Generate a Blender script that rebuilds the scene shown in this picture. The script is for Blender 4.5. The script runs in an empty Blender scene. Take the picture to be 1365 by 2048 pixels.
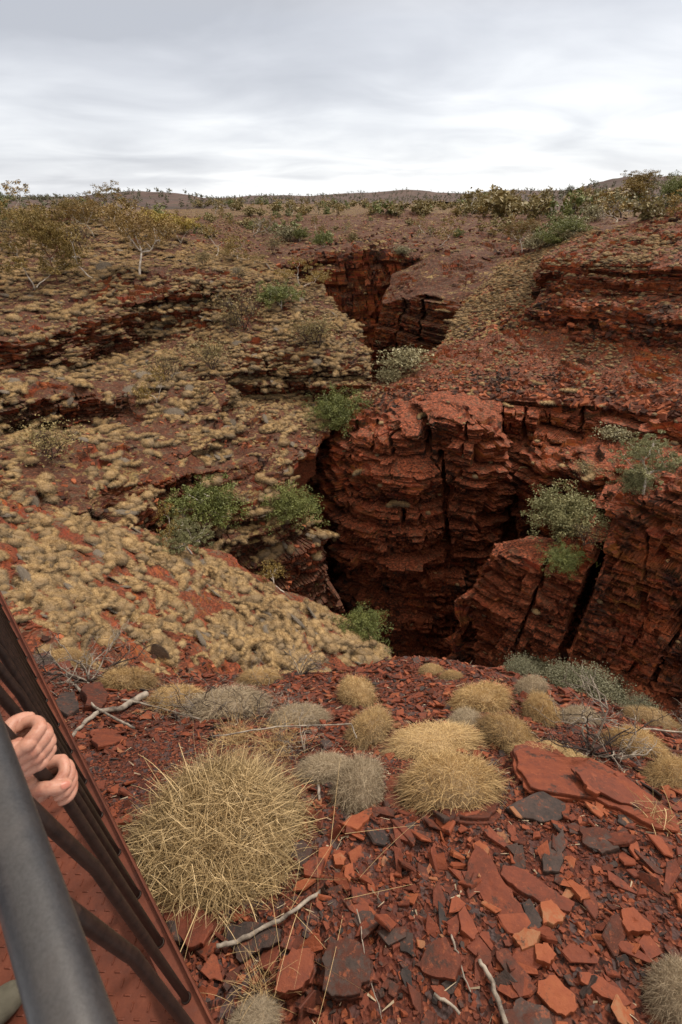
import bpy, math, random
import numpy as np
R = math.radians
random.seed(7); RNG = np.random.default_rng(7)
C = bpy.context.scene

# ------------------------------------------------------------------ camera
F = 939.0; PITCH = R(33.6); SP, CP = math.sin(PITCH), math.cos(PITCH)
cd = bpy.data.cameras.new('camera'); cam = bpy.data.objects.new('camera', cd); C.collection.objects.link(cam)
cam.rotation_euler = (R(90) - PITCH, 0, 0)
cd.sensor_fit = 'VERTICAL'; cd.sensor_height = 36; cd.sensor_width = 24; cd.lens = F / 2048 * 36
cd.clip_start = .02; cd.clip_end = 20000
cd.dof.use_dof = True; cd.dof.focus_distance = 2.2; cd.dof.aperture_fstop = 7
C.camera = cam
C.render.resolution_x, C.render.resolution_y = 682, 1024

# ------------------------------------------------------------------ world / light
C.view_settings.view_transform = 'Standard'; C.view_settings.look = 'None'
C.view_settings.exposure = 0.72; C.view_settings.gamma = 1
SUN_EL, SUN_AZ = R(52), R(50)          # soft light through cloud from the right and front
world = bpy.data.worlds.new('World'); C.world = world; world.use_nodes = True
wn, wl = world.node_tree.nodes, world.node_tree.links
for n_ in list(wn): wn.remove(n_)
def W(t, **k):
    n = wn.new(t)
    for a, b in k.items(): setattr(n, a, b)
    return n
out = W('ShaderNodeOutputWorld'); bg = W('ShaderNodeBackground'); wl.new(bg.outputs[0], out.inputs[0])
sky = W('ShaderNodeTexSky', sky_type='NISHITA', sun_disc=False)
sky.sun_elevation = SUN_EL; sky.sun_rotation = SUN_AZ
tc = W('ShaderNodeTexCoord'); sep = W('ShaderNodeSeparateXYZ'); wl.new(tc.outputs['Generated'], sep.inputs[0])
def M_(op, a, b=None, c=None):
    n = W('ShaderNodeMath', operation=op)
    for i, v in enumerate((a, b, c)):
        if v is None: continue
        if isinstance(v, (int, float)): n.inputs[i].default_value = v
        else: wl.new(v, n.inputs[i])
    return n.outputs[0]
zz = M_('ADD', M_('MAXIMUM', sep.outputs[2], 0.0), .13)
cx = M_('DIVIDE', sep.outputs[0], zz); cy = M_('DIVIDE', sep.outputs[1], zz)
comb = W('ShaderNodeCombineXYZ'); wl.new(cx, comb.inputs[0]); wl.new(cy, comb.inputs[1])
def wnoise(scale, detail, rough, off, sx=1., dist=0.):
    mp = W('ShaderNodeMapping'); mp.inputs['Scale'].default_value = (sx, 1, 1); mp.inputs['Location'].default_value = (off, off * .7, 0)
    mp.inputs['Rotation'].default_value = (0, 0, R(-12))
    wl.new(comb.outputs[0], mp.inputs[0])
    n = W('ShaderNodeTexNoise'); n.inputs['Scale'].default_value = scale; n.inputs['Detail'].default_value = detail
    n.inputs['Roughness'].default_value = rough; n.inputs['Distortion'].default_value = dist
    wl.new(mp.outputs[0], n.inputs['Vector']); return n.outputs['Fac']
def wramp(fac, pts):
    n = W('ShaderNodeValToRGB'); e = n.color_ramp.elements
    while len(e) < len(pts): e.new(.5)
    for i, (p, c) in enumerate(pts): e[i].position = p; e[i].color = (*c, 1)
    wl.new(fac, n.inputs[0]); return n.outputs[0]
n1 = wnoise(.34, 5, .5, 3.1, .6, .5); n2 = wnoise(1.3, 6, .5, 9.7, .75, .5)
nn = M_('ADD', M_('MULTIPLY', n1, .62), M_('MULTIPLY', n2, .38))
# brighter patch where thin cloud lets the light through, and toward the horizon
dirn = W('ShaderNodeVectorMath', operation='DOT_PRODUCT'); wl.new(tc.outputs['Generated'], dirn.inputs[0])
dirn.inputs[1].default_value = (.47, .875, .10)
glow = M_('POWER', M_('MAXIMUM', dirn.outputs['Value'], 0.0), 26.0)
hor = M_('SUBTRACT', .17, M_('MAXIMUM', sep.outputs[2], 0.0))
nn = M_('ADD', nn, M_('MULTIPLY', glow, .10))
nn = M_('ADD', nn, M_('MULTIPLY', hor, .55))
col = wramp(nn, [(.36, (.335, .345, .375)), (.48, (.42, .43, .46)), (.57, (.51, .52, .545)), (.68, (.66, .665, .67))])
# overcast sky: about twice as bright overhead as low down
zen = M_('ADD', 1.0, M_('MULTIPLY', M_('POWER', M_('MAXIMUM', M_('SUBTRACT', sep.outputs[2], .26), 0.0), .8), 2.1))
mixs = W('ShaderNodeMix', data_type='RGBA', blend_type='MIX'); mixs.inputs[0].default_value = .06
wl.new(col, mixs.inputs[6])
sk2 = W('ShaderNodeVectorMath', operation='SCALE'); wl.new(sky.outputs[0], sk2.inputs[0]); sk2.inputs['Scale'].default_value = .12
wl.new(sk2.outputs[0], mixs.inputs[7])
mz = W('ShaderNodeMix', data_type='RGBA', blend_type='MULTIPLY'); mz.inputs[7].default_value = (1.18, 1.0, .76, 1)
wl.new(M_('MINIMUM', M_('MULTIPLY', M_('MAXIMUM', M_('SUBTRACT', sep.outputs[2], .22), 0.0), 3.0), 1.0), mz.inputs[0]); wl.new(mixs.outputs[2], mz.inputs[6]); wl.new(mz.outputs[2], bg.inputs[0]); wl.new(zen, bg.inputs[1])

sd = bpy.data.lights.new('sun', 'SUN'); sun = bpy.data.objects.new('sun', sd); C.collection.objects.link(sun)
sd.energy = 2.2; sd.angle = R(10); sd.color = (1, .93, .82)
sun.rotation_euler = (R(90) - SUN_EL, 0, -SUN_AZ + math.pi)   # light travels away from azimuth SUN_AZ (east of +Y)

# ------------------------------------------------------------------ image <-> world
def ray(px, py):
    x = (np.asarray(px, float) - 682.5) / F; y = (1024 - np.asarray(py, float)) / F
    return np.stack([x, CP + SP * y, -SP + CP * y], -1)
def PR(px, py, r):
    d = ray(px, py); return d * (np.asarray(r, float) / np.hypot(d[..., 0], d[..., 1]))[..., None]
def PZ(px, py, z):
    d = ray(px, py); return d * (np.asarray(z, float) / d[..., 2])[..., None]
def proj(P):
    f = P[..., 1] * CP - P[..., 2] * SP; f = np.where(np.abs(f) < 1e-4, 1e-4, f)
    return 682.5 + F * P[..., 0] / f, 1024 - F * (P[..., 1] * SP + P[..., 2] * CP) / f, f

# ------------------------------------------------------------------ noise
def _h(ix, iy, iz, seed):
    h = (ix.astype(np.int64) * 374761393 + iy.astype(np.int64) * 668265263 + iz.astype(np.int64) * 2147483647 + seed * 974711) & 0xffffffff
    h = (h ^ (h >> 13)) * 1274126177 & 0xffffffff
    h = (h ^ (h >> 16)) * 2246822519 & 0xffffffff
    return ((h ^ (h >> 15)) & 0xffffff) / float(0xffffff)
def hsh(a, b=None, c=None, seed=0):
    a = np.asarray(a); z = np.zeros_like(a)
    return _h(a, z if b is None else b, z if c is None else c, seed)
def vn(P, seed=0):
    i = np.floor(P); f = P - i; i = i.astype(np.int64); f = f * f * (3 - 2 * f)
    x, y, z = i[:, 0], i[:, 1], i[:, 2]; fx, fy, fz = f[:, 0], f[:, 1], f[:, 2]
    def l(a, b, t): return a + (b - a) * t
    a = l(_h(x, y, z, seed), _h(x + 1, y, z, seed), fx); b = l(_h(x, y + 1, z, seed), _h(x + 1, y + 1, z, seed), fx)
    c = l(_h(x, y, z + 1, seed), _h(x + 1, y, z + 1, seed), fx); d = l(_h(x, y + 1, z + 1, seed), _h(x + 1, y + 1, z + 1, seed), fx)
    return l(l(a, b, fy), l(c, d, fy), fz) * 2 - 1
def fbm(P, scale, octv=4, seed=0, gain=.5):
    Q = P / scale; s = np.zeros(len(P)); a = 1.; t = 0
    for o in range(octv): s += a * vn(Q + o * 17.3, seed + o); t += a; a *= gain; Q = Q * 2.03
    return s / t

# ------------------------------------------------------------------ materials
MATS = {}
class NT:
    def __init__(s, name):
        s.m = bpy.data.materials.new(name); s.m.use_nodes = True; s.n = s.m.node_tree.nodes; s.l = s.m.node_tree.links
        s.b = s.n['Principled BSDF']; MATS[name] = s.m
        s.b.inputs['Specular IOR Level'].default_value = .25
        g = s.n.new('ShaderNodeNewGeometry'); s.pos = g.outputs['Position']; s.nor = g.outputs['Normal']; s.geo = g
    def link(s, v, i):
        if isinstance(v, (int, float)): i.default_value = v
        elif isinstance(v, tuple): i.default_value = (*v, 1) if len(v) == 3 and len(i.default_value) == 4 else v
        else: s.l.new(v, i)
    def math(s, op, a, b=0., c=0., clamp=False):
        n = s.n.new('ShaderNodeMath'); n.operation = op; n.use_clamp = clamp
        for i, v in enumerate((a, b, c)): s.link(v, n.inputs[i])
        return n.outputs[0]
    def map(s, vec, sc, loc=(0, 0, 0), rot=(0, 0, 0)):
        n = s.n.new('ShaderNodeMapping'); s.l.new(vec, n.inputs[0])
        n.inputs['Scale'].default_value = sc if isinstance(sc, tuple) else (sc,) * 3
        n.inputs['Location'].default_value = loc; n.inputs['Rotation'].default_value = rot; return n.outputs[0]
    def noise(s, vec, sc=1., det=5, ro=.6, dist=0.):
        n = s.n.new('ShaderNodeTexNoise'); s.l.new(s.map(vec, sc), n.inputs['Vector']); n.inputs['Scale'].default_value = 1
        n.inputs['Detail'].default_value = det; n.inputs['Roughness'].default_value = ro; n.inputs['Distortion'].default_value = dist
        return n.outputs['Fac']
    def voro(s, vec, sc, feat='F1', out='Distance'):
        n = s.n.new('ShaderNodeTexVoronoi'); n.feature = feat; s.l.new(s.map(vec, sc), n.inputs['Vector']); n.inputs['Scale'].default_value = 1
        return n.outputs[out]
    def ramp(s, f, pts):
        n = s.n.new('ShaderNodeValToRGB'); e = n.color_ramp.elements
        while len(e) < len(pts): e.new(.5)
        for i, (p, c) in enumerate(pts):
            e[i].position = p; e[i].color = (c, c, c, 1) if isinstance(c, (int, float)) else (*c, 1)
        s.l.new(f, n.inputs[0]); return n.outputs[0]
    def mix(s, f, a, b, mode='MIX'):
        n = s.n.new('ShaderNodeMix'); n.data_type = 'RGBA'; n.blend_type = mode
        s.link(f, n.inputs[0]); s.link(a, n.inputs[6]); s.link(b, n.inputs[7]); return n.outputs[2]
    def attr(s, name='tint'):
        n = s.n.new('ShaderNodeAttribute'); n.attribute_name = name; return n.outputs['Fac']
    def objrand(s):
        return s.n.new('ShaderNodeObjectInfo').outputs['Random']
    def sepz(s, v):
        n = s.n.new('ShaderNodeSeparateXYZ'); s.l.new(v, n.inputs[0]); return n.outputs
    def done(s, color, rough=.9, bump=None, bd=.02, bs=.6, metal=0.):
        s.link(color, s.b.inputs['Base Color']); s.link(rough, s.b.inputs['Roughness']); s.b.inputs['Metallic'].default_value = metal
        if bump is not None:
            n = s.n.new('ShaderNodeBump'); n.inputs['Distance'].default_value = bd; n.inputs['Strength'].default_value = bs
            s.l.new(bump, n.inputs['Height']); s.l.new(n.outputs[0], s.b.inputs['Normal'])
        return s.m

def terrain_mat(name, dark=0., debris=(.17, .045, .026), straw=0., varnish=.5, px=.1, flat0=.62, greyd=.45):
    """banded ironstone: strata on the steep faces, red rubble and grey litter on gentle ground. px = size in m of one picture pixel"""
    t = NT(name); P = t.pos; wob = t.noise(P, .15, 3, .5)
    n = t.n.new('ShaderNodeVectorMath'); n.operation = 'MULTIPLY_ADD'
    t.l.new(P, n.inputs[0]); n.inputs[1].default_value = (1, 1, 1)
    cmb = t.n.new('ShaderNodeCombineXYZ'); t.l.new(t.math('MULTIPLY', wob, 1.6), cmb.inputs[2]); t.l.new(cmb.outputs[0], n.inputs[2])
    Pw = n.outputs[0]
    b1 = t.noise(Pw, (.06, .06, .9), 6, .72); b2 = t.noise(Pw, (.5, .5, 7.), 5, .7)
    band = t.math('ADD', t.math('MULTIPLY', b1, .55), t.math('MULTIPLY', b2, .45))
    rock = t.ramp(band, [(.34, (.055, .018, .011)), (.43, (.14, .036, .017)), (.51, (.25, .062, .024)), (.59, (.38, .11, .042)), (.70, (.30, .12, .07))])
    v = t.noise(P, (.26, .26, .09), 6, .68)
    v2 = t.noise(P, (1.6, 1.6, 2.6), 6, .7)
    vm = t.ramp(t.math('ADD', t.math('MULTIPLY', v, .6), t.math('MULTIPLY', v2, .4)), [(.60 - varnish * .14, 0.), (.68 - varnish * .14, .85)])
    rock = t.mix(vm, rock, (.018, .014, .014))
    blk = t.voro(P, (.9, .9, 3.0), 'F1', 'Color')
    rock = t.mix(.35, rock, t.mix(1., rock, blk, 'MULTIPLY'), 'MIX')
    # gentle ground
    pb = max(px * 1.6, .03)
    vc = t.voro(P, 1 / pb, 'F1', 'Color'); vs = t.sepz(vc)
    g1 = t.noise(P, .35, 6, .65); g2 = t.noise(P, 1.3 , 5, .7)
    deb = t.ramp(vs[0], [(.0, (.06, .021, .013)), (.35, tuple(c * .6 for c in debris)), (.7, debris), (1., tuple(c * 1.6 for c in debris))])
    gm = t.ramp(g2, [(.52, 0.), (.62, greyd * 1.6)])
    deb = t.mix(gm, deb, t.ramp(vs[1], [(0., (.045, .032, .026)), (1., (.135, .105, .085))]))
    if straw > 0:
        sm = t.ramp(t.math('ADD', t.math('MULTIPLY', g1, .5), t.math('MULTIPLY', t.noise(P, 2.2, 4, .7), .5)), [(.60 - straw * .2, 0.), (.66 - straw * .2, .8)])
        deb = t.mix(sm, deb, t.ramp(vs[2], [(0., (.12, .085, .04)), (1., (.36, .26, .13))]))
    nz = t.sepz(t.nor)[2]
    fl = t.ramp(t.math('ADD', nz, t.math('MULTIPLY', t.math('SUBTRACT', g2, .5), .5)), [(flat0 - .08, 0.), (flat0 + .1, 1.)])
    col = t.mix(fl, rock, deb)
    col = t.mix(1., col, (1., .98, .78), 'MULTIPLY')
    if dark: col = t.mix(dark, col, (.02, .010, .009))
    bmp = t.math('ADD', t.math('MULTIPLY', t.noise(P, (2., 2., 14.), 6, .7), 1.0), t.math('MULTIPLY', t.voro(P, 1 / pb), .4))
    return t.done(col, .88, bmp, max(px * 1.4, .02), .75)

def tint_mat(name, pts, rough=.85, rnd=.35, noise_sc=None, namt=.3, bump=None, trans=0., spec=.25, bd=.01):
    """colour from a per-piece tint attribute plus the object's own random"""
    t = NT(name)
    f = t.math('ADD', t.math('MULTIPLY', t.attr(), 1 - rnd), t.math('MULTIPLY', t.objrand(), rnd))
    if noise_sc:
        f = t.math('ADD', f, t.math('MULTIPLY', t.math('SUBTRACT', t.noise(t.pos, noise_sc, 5, .65), .5), namt))
    c = t.ramp(f, pts); t.b.inputs['Specular IOR Level'].default_value = spec
    b = t.noise(t.pos, bump, 5, .7) if bump else None
    m = t.done(c, rough, b, bd, .6)
    return m

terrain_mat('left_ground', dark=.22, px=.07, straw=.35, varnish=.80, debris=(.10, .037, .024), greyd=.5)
terrain_mat('apron_ground', px=.035, straw=.15, varnish=.3, debris=(.14, .038, .022), greyd=.6)
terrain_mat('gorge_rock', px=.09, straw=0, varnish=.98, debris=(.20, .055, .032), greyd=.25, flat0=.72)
terrain_mat('right_slope', px=.1, straw=.12, varnish=.72, debris=(.14, .044, .027), greyd=.45)
terrain_mat('straw_slope', px=.14, straw=.7, varnish=.35, debris=(.17, .06, .036), greyd=.3)
terrain_mat('far_rock', px=.2, straw=.30, varnish=.85, debris=(.075, .026, .016), greyd=.25, flat0=.6)
terrain_mat('plain_ground', px=.8, straw=.55, varnish=.2, debris=(.085, .038, .026), greyd=.35, flat0=.3)

t = NT('hill_ground'); P = t.pos
c = t.ramp(t.noise(P, .02, 7, .7), [(.35, (.046, .030, .028)), (.52, (.080, .050, .044)), (.68, (.120, .078, .063))])
c = t.mix(t.ramp(t.voro(P, .13), [(.25, .75), (.5, 0.)]), c, (.055, .048, .038))
t.done(c, .95)

t = NT('near_soil'); P = t.pos
v = t.sepz(t.voro(P, 75, 'F1', 'Color')); v2 = t.sepz(t.voro(P, 26, 'F1', 'Color'))
c = t.ramp(v[0], [(0., (.022, .009, .007)), (.4, (.07, .020, .012)), (.8, (.13, .036, .019)), (1., (.22, .07, .036))])
c = t.mix(t.ramp(v2[1], [(.72, 0.), (.8, .8)]), c, (.06, .045, .045))
c = t.mix(t.ramp(t.noise(P, 3, 5, .6), [(.5, 0.), (.68, .7)]), c, (.085, .022, .014))
t.done(c, .9, t.math('ADD', t.voro(P, 75), t.math('MULTIPLY', t.voro(P, 26), 2.)), .012, .9)

STONE = [(0., (.022, .017, .019)), (.16, (.052, .034, .034)), (.24, (.055, .018, .013)), (.5, (.125, .032, .020)), (.75, (.195, .050, .025)), (.92, (.235, .070, .034)), (1., (.23, .105, .062))]
t = NT('stone'); P = t.pos
f = t.math('ADD', t.attr(), t.math('MULTIPLY', t.math('SUBTRACT', t.math('ADD', t.math('MULTIPLY', t.noise(P, 26, 6, .75), .5), t.math('MULTIPLY', t.noise(P, (5, 5, 20), 5, .7), .5)), .5), 1.1))
c = t.ramp(f, STONE)
c = t.mix(t.ramp(t.noise(P, 11, 7, .75), [(.55, 0.), (.62, .8)]), c, (.032, .020, .019)); c = t.mix(t.ramp(t.noise(P, 30, 5, .8), [(.56, 0.), (.66, .6)]), c, (.25, .07, .035))
c = t.mix(1., c, (1., .99, .84), 'MULTIPLY')
t.done(c, .72, t.math('ADD', t.noise(P, 60, 5, .7), t.noise(P, (14, 14, 70), 4, .6)), .006, .6)
t = NT('rubble'); P = t.pos
f = t.math('ADD', t.attr(), t.math('MULTIPLY', t.math('SUBTRACT', t.noise(P, 2.2, 5, .7), .5), .5))
c = t.ramp(f, [(0., (.03, .012, .010)), (.3, (.09, .025, .015)), (.65, (.185, .050, .026)), (1., (.33, .105, .055))])
vv = t.math('ADD', t.math('MULTIPLY', t.noise(P, (.26, .26, .09), 6, .68), .6), t.math('MULTIPLY', t.noise(P, (1.6, 1.6, 2.6), 6, .7), .4))
c = t.mix(t.ramp(vv, [(.50, 0.), (.57, .88)]), c, (.022, .017, .017))
c = t.mix(1., c, (1., .98, .80), 'MULTIPLY'); t.done(c, .85, t.noise(P, 5., 5, .7), .05, .6)
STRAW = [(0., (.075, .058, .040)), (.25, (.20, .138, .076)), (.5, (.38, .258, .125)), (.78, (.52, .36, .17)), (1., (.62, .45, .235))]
t = NT('straw'); P = t.pos
f = t.math('ADD', t.math('MULTIPLY', t.attr(), .80), t.math('MULTIPLY', t.objrand(), .20))
f = t.math('SUBTRACT', f, t.math('MULTIPLY', t.ramp(t.noise(P, .55, 5, .65), [(.42, 0.), (.68, 1.)]), .10))     # older, greyer stands
c = t.ramp(f, STRAW); c = t.mix(t.ramp(t.noise(P, 1.1, 4, .6), [(.5, 0.), (.7, .28)]), c, (.20, .165, .125))
t.b.inputs['Specular IOR Level'].default_value = .3; t.done(c, .75)
tint_mat('straw_far', [(0., (.045, .036, .027)), (.22, (.12, .09, .055)), (.5, (.31, .215, .112)), (1., (.56, .405, .22))], rnd=.0, noise_sc=9., namt=.5, bump=12., bd=.06)
tint_mat('needle_mat', [(0., (.07, .055, .043)), (.5, (.16, .13, .10)), (1., (.26, .215, .165))], rnd=0., noise_sc=6., namt=.6, bump=14., bd=.05)
tint_mat('straw_grey', [(0., (.10, .08, .06)), (.5, (.26, .205, .14)), (1., (.48, .39, .275))], rnd=.2)
tint_mat('straw_green', [(0., (.085, .060, .032)), (.4, (.215, .150, .07)), (.75, (.38, .265, .125)), (1., (.60, .44, .235))], rnd=.0, rough=.6, spec=.4)
def leaf_mat(name, a, b, c): tint_mat(name, [(0., a), (.5, b), (1., c)], rough=.6, rnd=.25, spec=.35)
leaf_mat('leaf_olive', (0.0801, 0.0546, 0.0134), (0.182, 0.1235, 0.0291), (0.3058, 0.2015, 0.0503))
leaf_mat('leaf_brown', (0.091, 0.0585, 0.0195), (0.195, 0.1235, 0.0364), (0.325, 0.208, 0.065))
leaf_mat('leaf_yellow', (0.13, 0.0975, 0.0156), (0.286, 0.208, 0.039), (0.442, 0.338, 0.078))
leaf_mat('leaf_green', (0.0437, 0.0546, 0.0134), (0.1194, 0.1365, 0.0335), (0.2402, 0.247, 0.0727))
leaf_mat('leaf_blue', (0.0655, 0.0676, 0.0291), (0.1602, 0.1586, 0.0693), (0.3058, 0.286, 0.1342))
leaf_mat('leaf_grey', (0.0495, 0.05, 0.0273), (0.1138, 0.1106, 0.0608), (0.2178, 0.202, 0.1217))
leaf_mat('leaf_khaki', (0.0801, 0.065, 0.0246), (0.1747, 0.1365, 0.0503), (0.2912, 0.221, 0.0894))
leaf_mat('leaf_sage', (0.0874, 0.0806, 0.0402), (0.1893, 0.169, 0.0872), (0.3494, 0.3055, 0.1677))
def wood(name, a, b, sc=6.):
    t = NT(name); t.done(t.ramp(t.noise(t.pos, (sc, sc, sc * .5), 5, .65), [(.35, a), (.62, b)]), .8, t.noise(t.pos, sc * 6, 4), .01, .4)
wood('bark_white', (.30, .25, .20), (.66, .60, .53), 3.); wood('bark_dark', (.035, .022, .018), (.09, .06, .05)); wood('bark_red', (.12, .05, .03), (.30, .14, .09))
wood('wood_grey', (.09, .072, .06), (.34, .29, .24), 14.); wood('wood_black', (.014, .009, .008), (.055, .038, .034), 12.)

# ------------------------------------------------------------------ mesh helpers
def mesh_obj(name, V, faces, mat, parent=None, tint=None, smooth=False, loc=None, quads=None):
    """faces: int array (n,3) or (n,4), or list of such arrays"""
    V = np.asarray(V, np.float32); fl = faces if isinstance(faces, list) else [faces]
    fl = [np.asarray(f, np.int32) for f in fl if len(f)]
    me = bpy.data.meshes.new(name); me.vertices.add(len(V)); me.vertices.foreach_set('co', V.ravel())
    loops = np.concatenate([f.ravel() for f in fl]); tot = np.concatenate([np.full(len(f), f.shape[1], np.int32) for f in fl])
    me.loops.add(len(loops)); me.loops.foreach_set('vertex_index', loops)
    me.polygons.add(len(tot)); st = np.zeros(len(tot), np.int32); st[1:] = np.cumsum(tot)[:-1]
    me.polygons.foreach_set('loop_start', st); me.polygons.foreach_set('loop_total', tot)
    if smooth: me.polygons.foreach_set('use_smooth', np.ones(len(tot), bool))
    else: me.polygons.foreach_set('use_smooth', np.zeros(len(tot), bool))
    if tint is not None:
        a = me.attributes.new('tint', 'FLOAT', 'POINT'); a.data.foreach_set('value', np.asarray(tint, np.float32))
    me.update(calc_edges=True); me.materials.append(MATS[mat] if isinstance(mat, str) else mat)
    o = bpy.data.objects.new(name, me); C.collection.objects.link(o)
    if parent: o.parent = parent
    if loc is not None: o.location = loc
    return o
def tag(o, label=None, cat=None, group=None, kind=None):
    for k, v in (('label', label), ('category', cat), ('group', group), ('kind', kind)):
        if v: o[k] = v
    return o
def empty(name, loc=(0, 0, 0), rz=0.):
    o = bpy.data.objects.new(name, None); o.empty_display_size = .1; o.location = loc; o.rotation_euler = (0, 0, rz); C.collection.objects.link(o); return o
def copy_tree(o, parent=None):
    c = o.copy(); C.collection.objects.link(c); c.parent = parent
    for ch in o.children: copy_tree(ch, c)
    return c
class Geo:
    def __init__(s): s.V = []; s.F3 = []; s.F4 = []; s.T = []; s.n = 0
    def add(s, V, F, tint=.5):
        V = np.asarray(V, float); F = np.asarray(F, int) + s.n; s.V.append(V); (s.F3 if F.shape[1] == 3 else s.F4).append(F)
        s.T.append(np.broadcast_to(np.asarray(tint, float), (len(V),)).copy()); s.n += len(V)
    def add2(s, V, F3, F4, tint=.5):
        V = np.asarray(V, float); s.V.append(V)
        if len(F3): s.F3.append(np.asarray(F3, int) + s.n)
        if len(F4): s.F4.append(np.asarray(F4, int) + s.n)
        s.T.append(np.broadcast_to(np.asarray(tint, float), (len(V),)).copy()); s.n += len(V)
    def tube(s, pts, rad, sides=6, tint=.5, cap=True):
        pts = np.asarray(pts, float); k = len(pts); rad = np.broadcast_to(np.asarray(rad, float), (k,))
        T = np.gradient(pts, axis=0); T /= np.linalg.norm(T, axis=1)[:, None] + 1e-12
        up = np.array([0, 0, 1.]) if abs(T[0, 2]) < .9 else np.array([1., 0, 0])
        A = np.cross(T, up); A /= np.linalg.norm(A, axis=1)[:, None] + 1e-12; B = np.cross(T, A)
        a = np.arange(sides) * 2 * math.pi / sides
        V = pts[:, None] + rad[:, None, None] * (A[:, None] * np.cos(a)[None, :, None] + B[:, None] * np.sin(a)[None, :, None])
        V = V.reshape(-1, 3); i = np.arange(k - 1)[:, None] * sides; j = np.arange(sides)[None]; j2 = (j + 1) % sides
        Fq = np.stack([i + j, i + j2, i + sides + j2, i + sides + j], -1).reshape(-1, 4)
        if cap:
            V = np.vstack([V, pts[0], pts[-1]]); n0 = k * sides
            j = np.arange(sides); jj = (j + 1) % sides
            F3 = np.vstack([np.stack([jj, j, np.full(sides, n0)], 1), np.stack([(k - 1) * sides + j, (k - 1) * sides + jj, np.full(sides, n0 + 1)], 1)])
        else: F3 = []
        s.add2(V, F3, Fq, tint)
    def box(s, c, sx, sy, sz, ax=None, ay=None, az=None, tint=.5, taper=1.):
        ax = np.array([1., 0, 0]) if ax is None else np.asarray(ax); ay = np.array([0, 1., 0]) if ay is None else np.asarray(ay)
        az = np.array([0, 0, 1.]) if az is None else np.asarray(az)
        V = []
        for z in (-.5, .5):
            k = taper if z > 0 else 1.
            for x, y in ((-.5, -.5), (.5, -.5), (.5, .5), (-.5, .5)): V.append(np.asarray(c) + ax * x * sx * k + ay * y * sy * k + az * z * sz)
        s.add(V, [(3, 2, 1, 0), (4, 5, 6, 7), (0, 1, 5, 4), (1, 2, 6, 5), (2, 3, 7, 6), (3, 0, 4, 7)], tint)
    def build(s, name, mat, parent=None, smooth=False):
        V = np.concatenate(s.V); fl = []
        if s.F3: fl.append(np.concatenate(s.F3))
        if s.F4: fl.append(np.concatenate(s.F4))
        return mesh_obj(name, V, fl, mat, parent, np.concatenate(s.T), smooth)

# ------------------------------------------------------------------ terrain patches
PATCH = {}
def resample(a, n):
    a = np.asarray(a, float); s = np.r_[0, np.cumsum(np.abs(np.diff(a[:, 0])) + .3 * np.abs(np.diff(a[:, 1])))]; s /= s[-1]
    t = np.linspace(0, 1, n); return np.stack([np.interp(t, s, a[:, k]) for k in range(3)], 1)
def smooth1(A, sig, axis):
    if sig <= 0: return A
    r = int(3 * sig); k = np.exp(-.5 * (np.arange(-r, r + 1) / sig) ** 2); k /= k.sum()
    pad = [(0, 0)] * A.ndim; pad[axis] = (r, r); B = np.pad(A, pad, mode='edge'); o = np.zeros_like(A)
    for i, w in enumerate(k):
        sl = [slice(None)] * A.ndim; sl[axis] = slice(i, i + A.shape[axis]); o += w * B[tuple(sl)]
    return o
def grid_norm(G):
    du = np.gradient(G, axis=1); dv = np.gradient(G, axis=0); n = np.cross(du, dv)
    n /= np.linalg.norm(n, axis=2)[..., None] + 1e-12
    flip = (n * G).sum(2) > 0; n[flip] *= -1; return n
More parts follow.
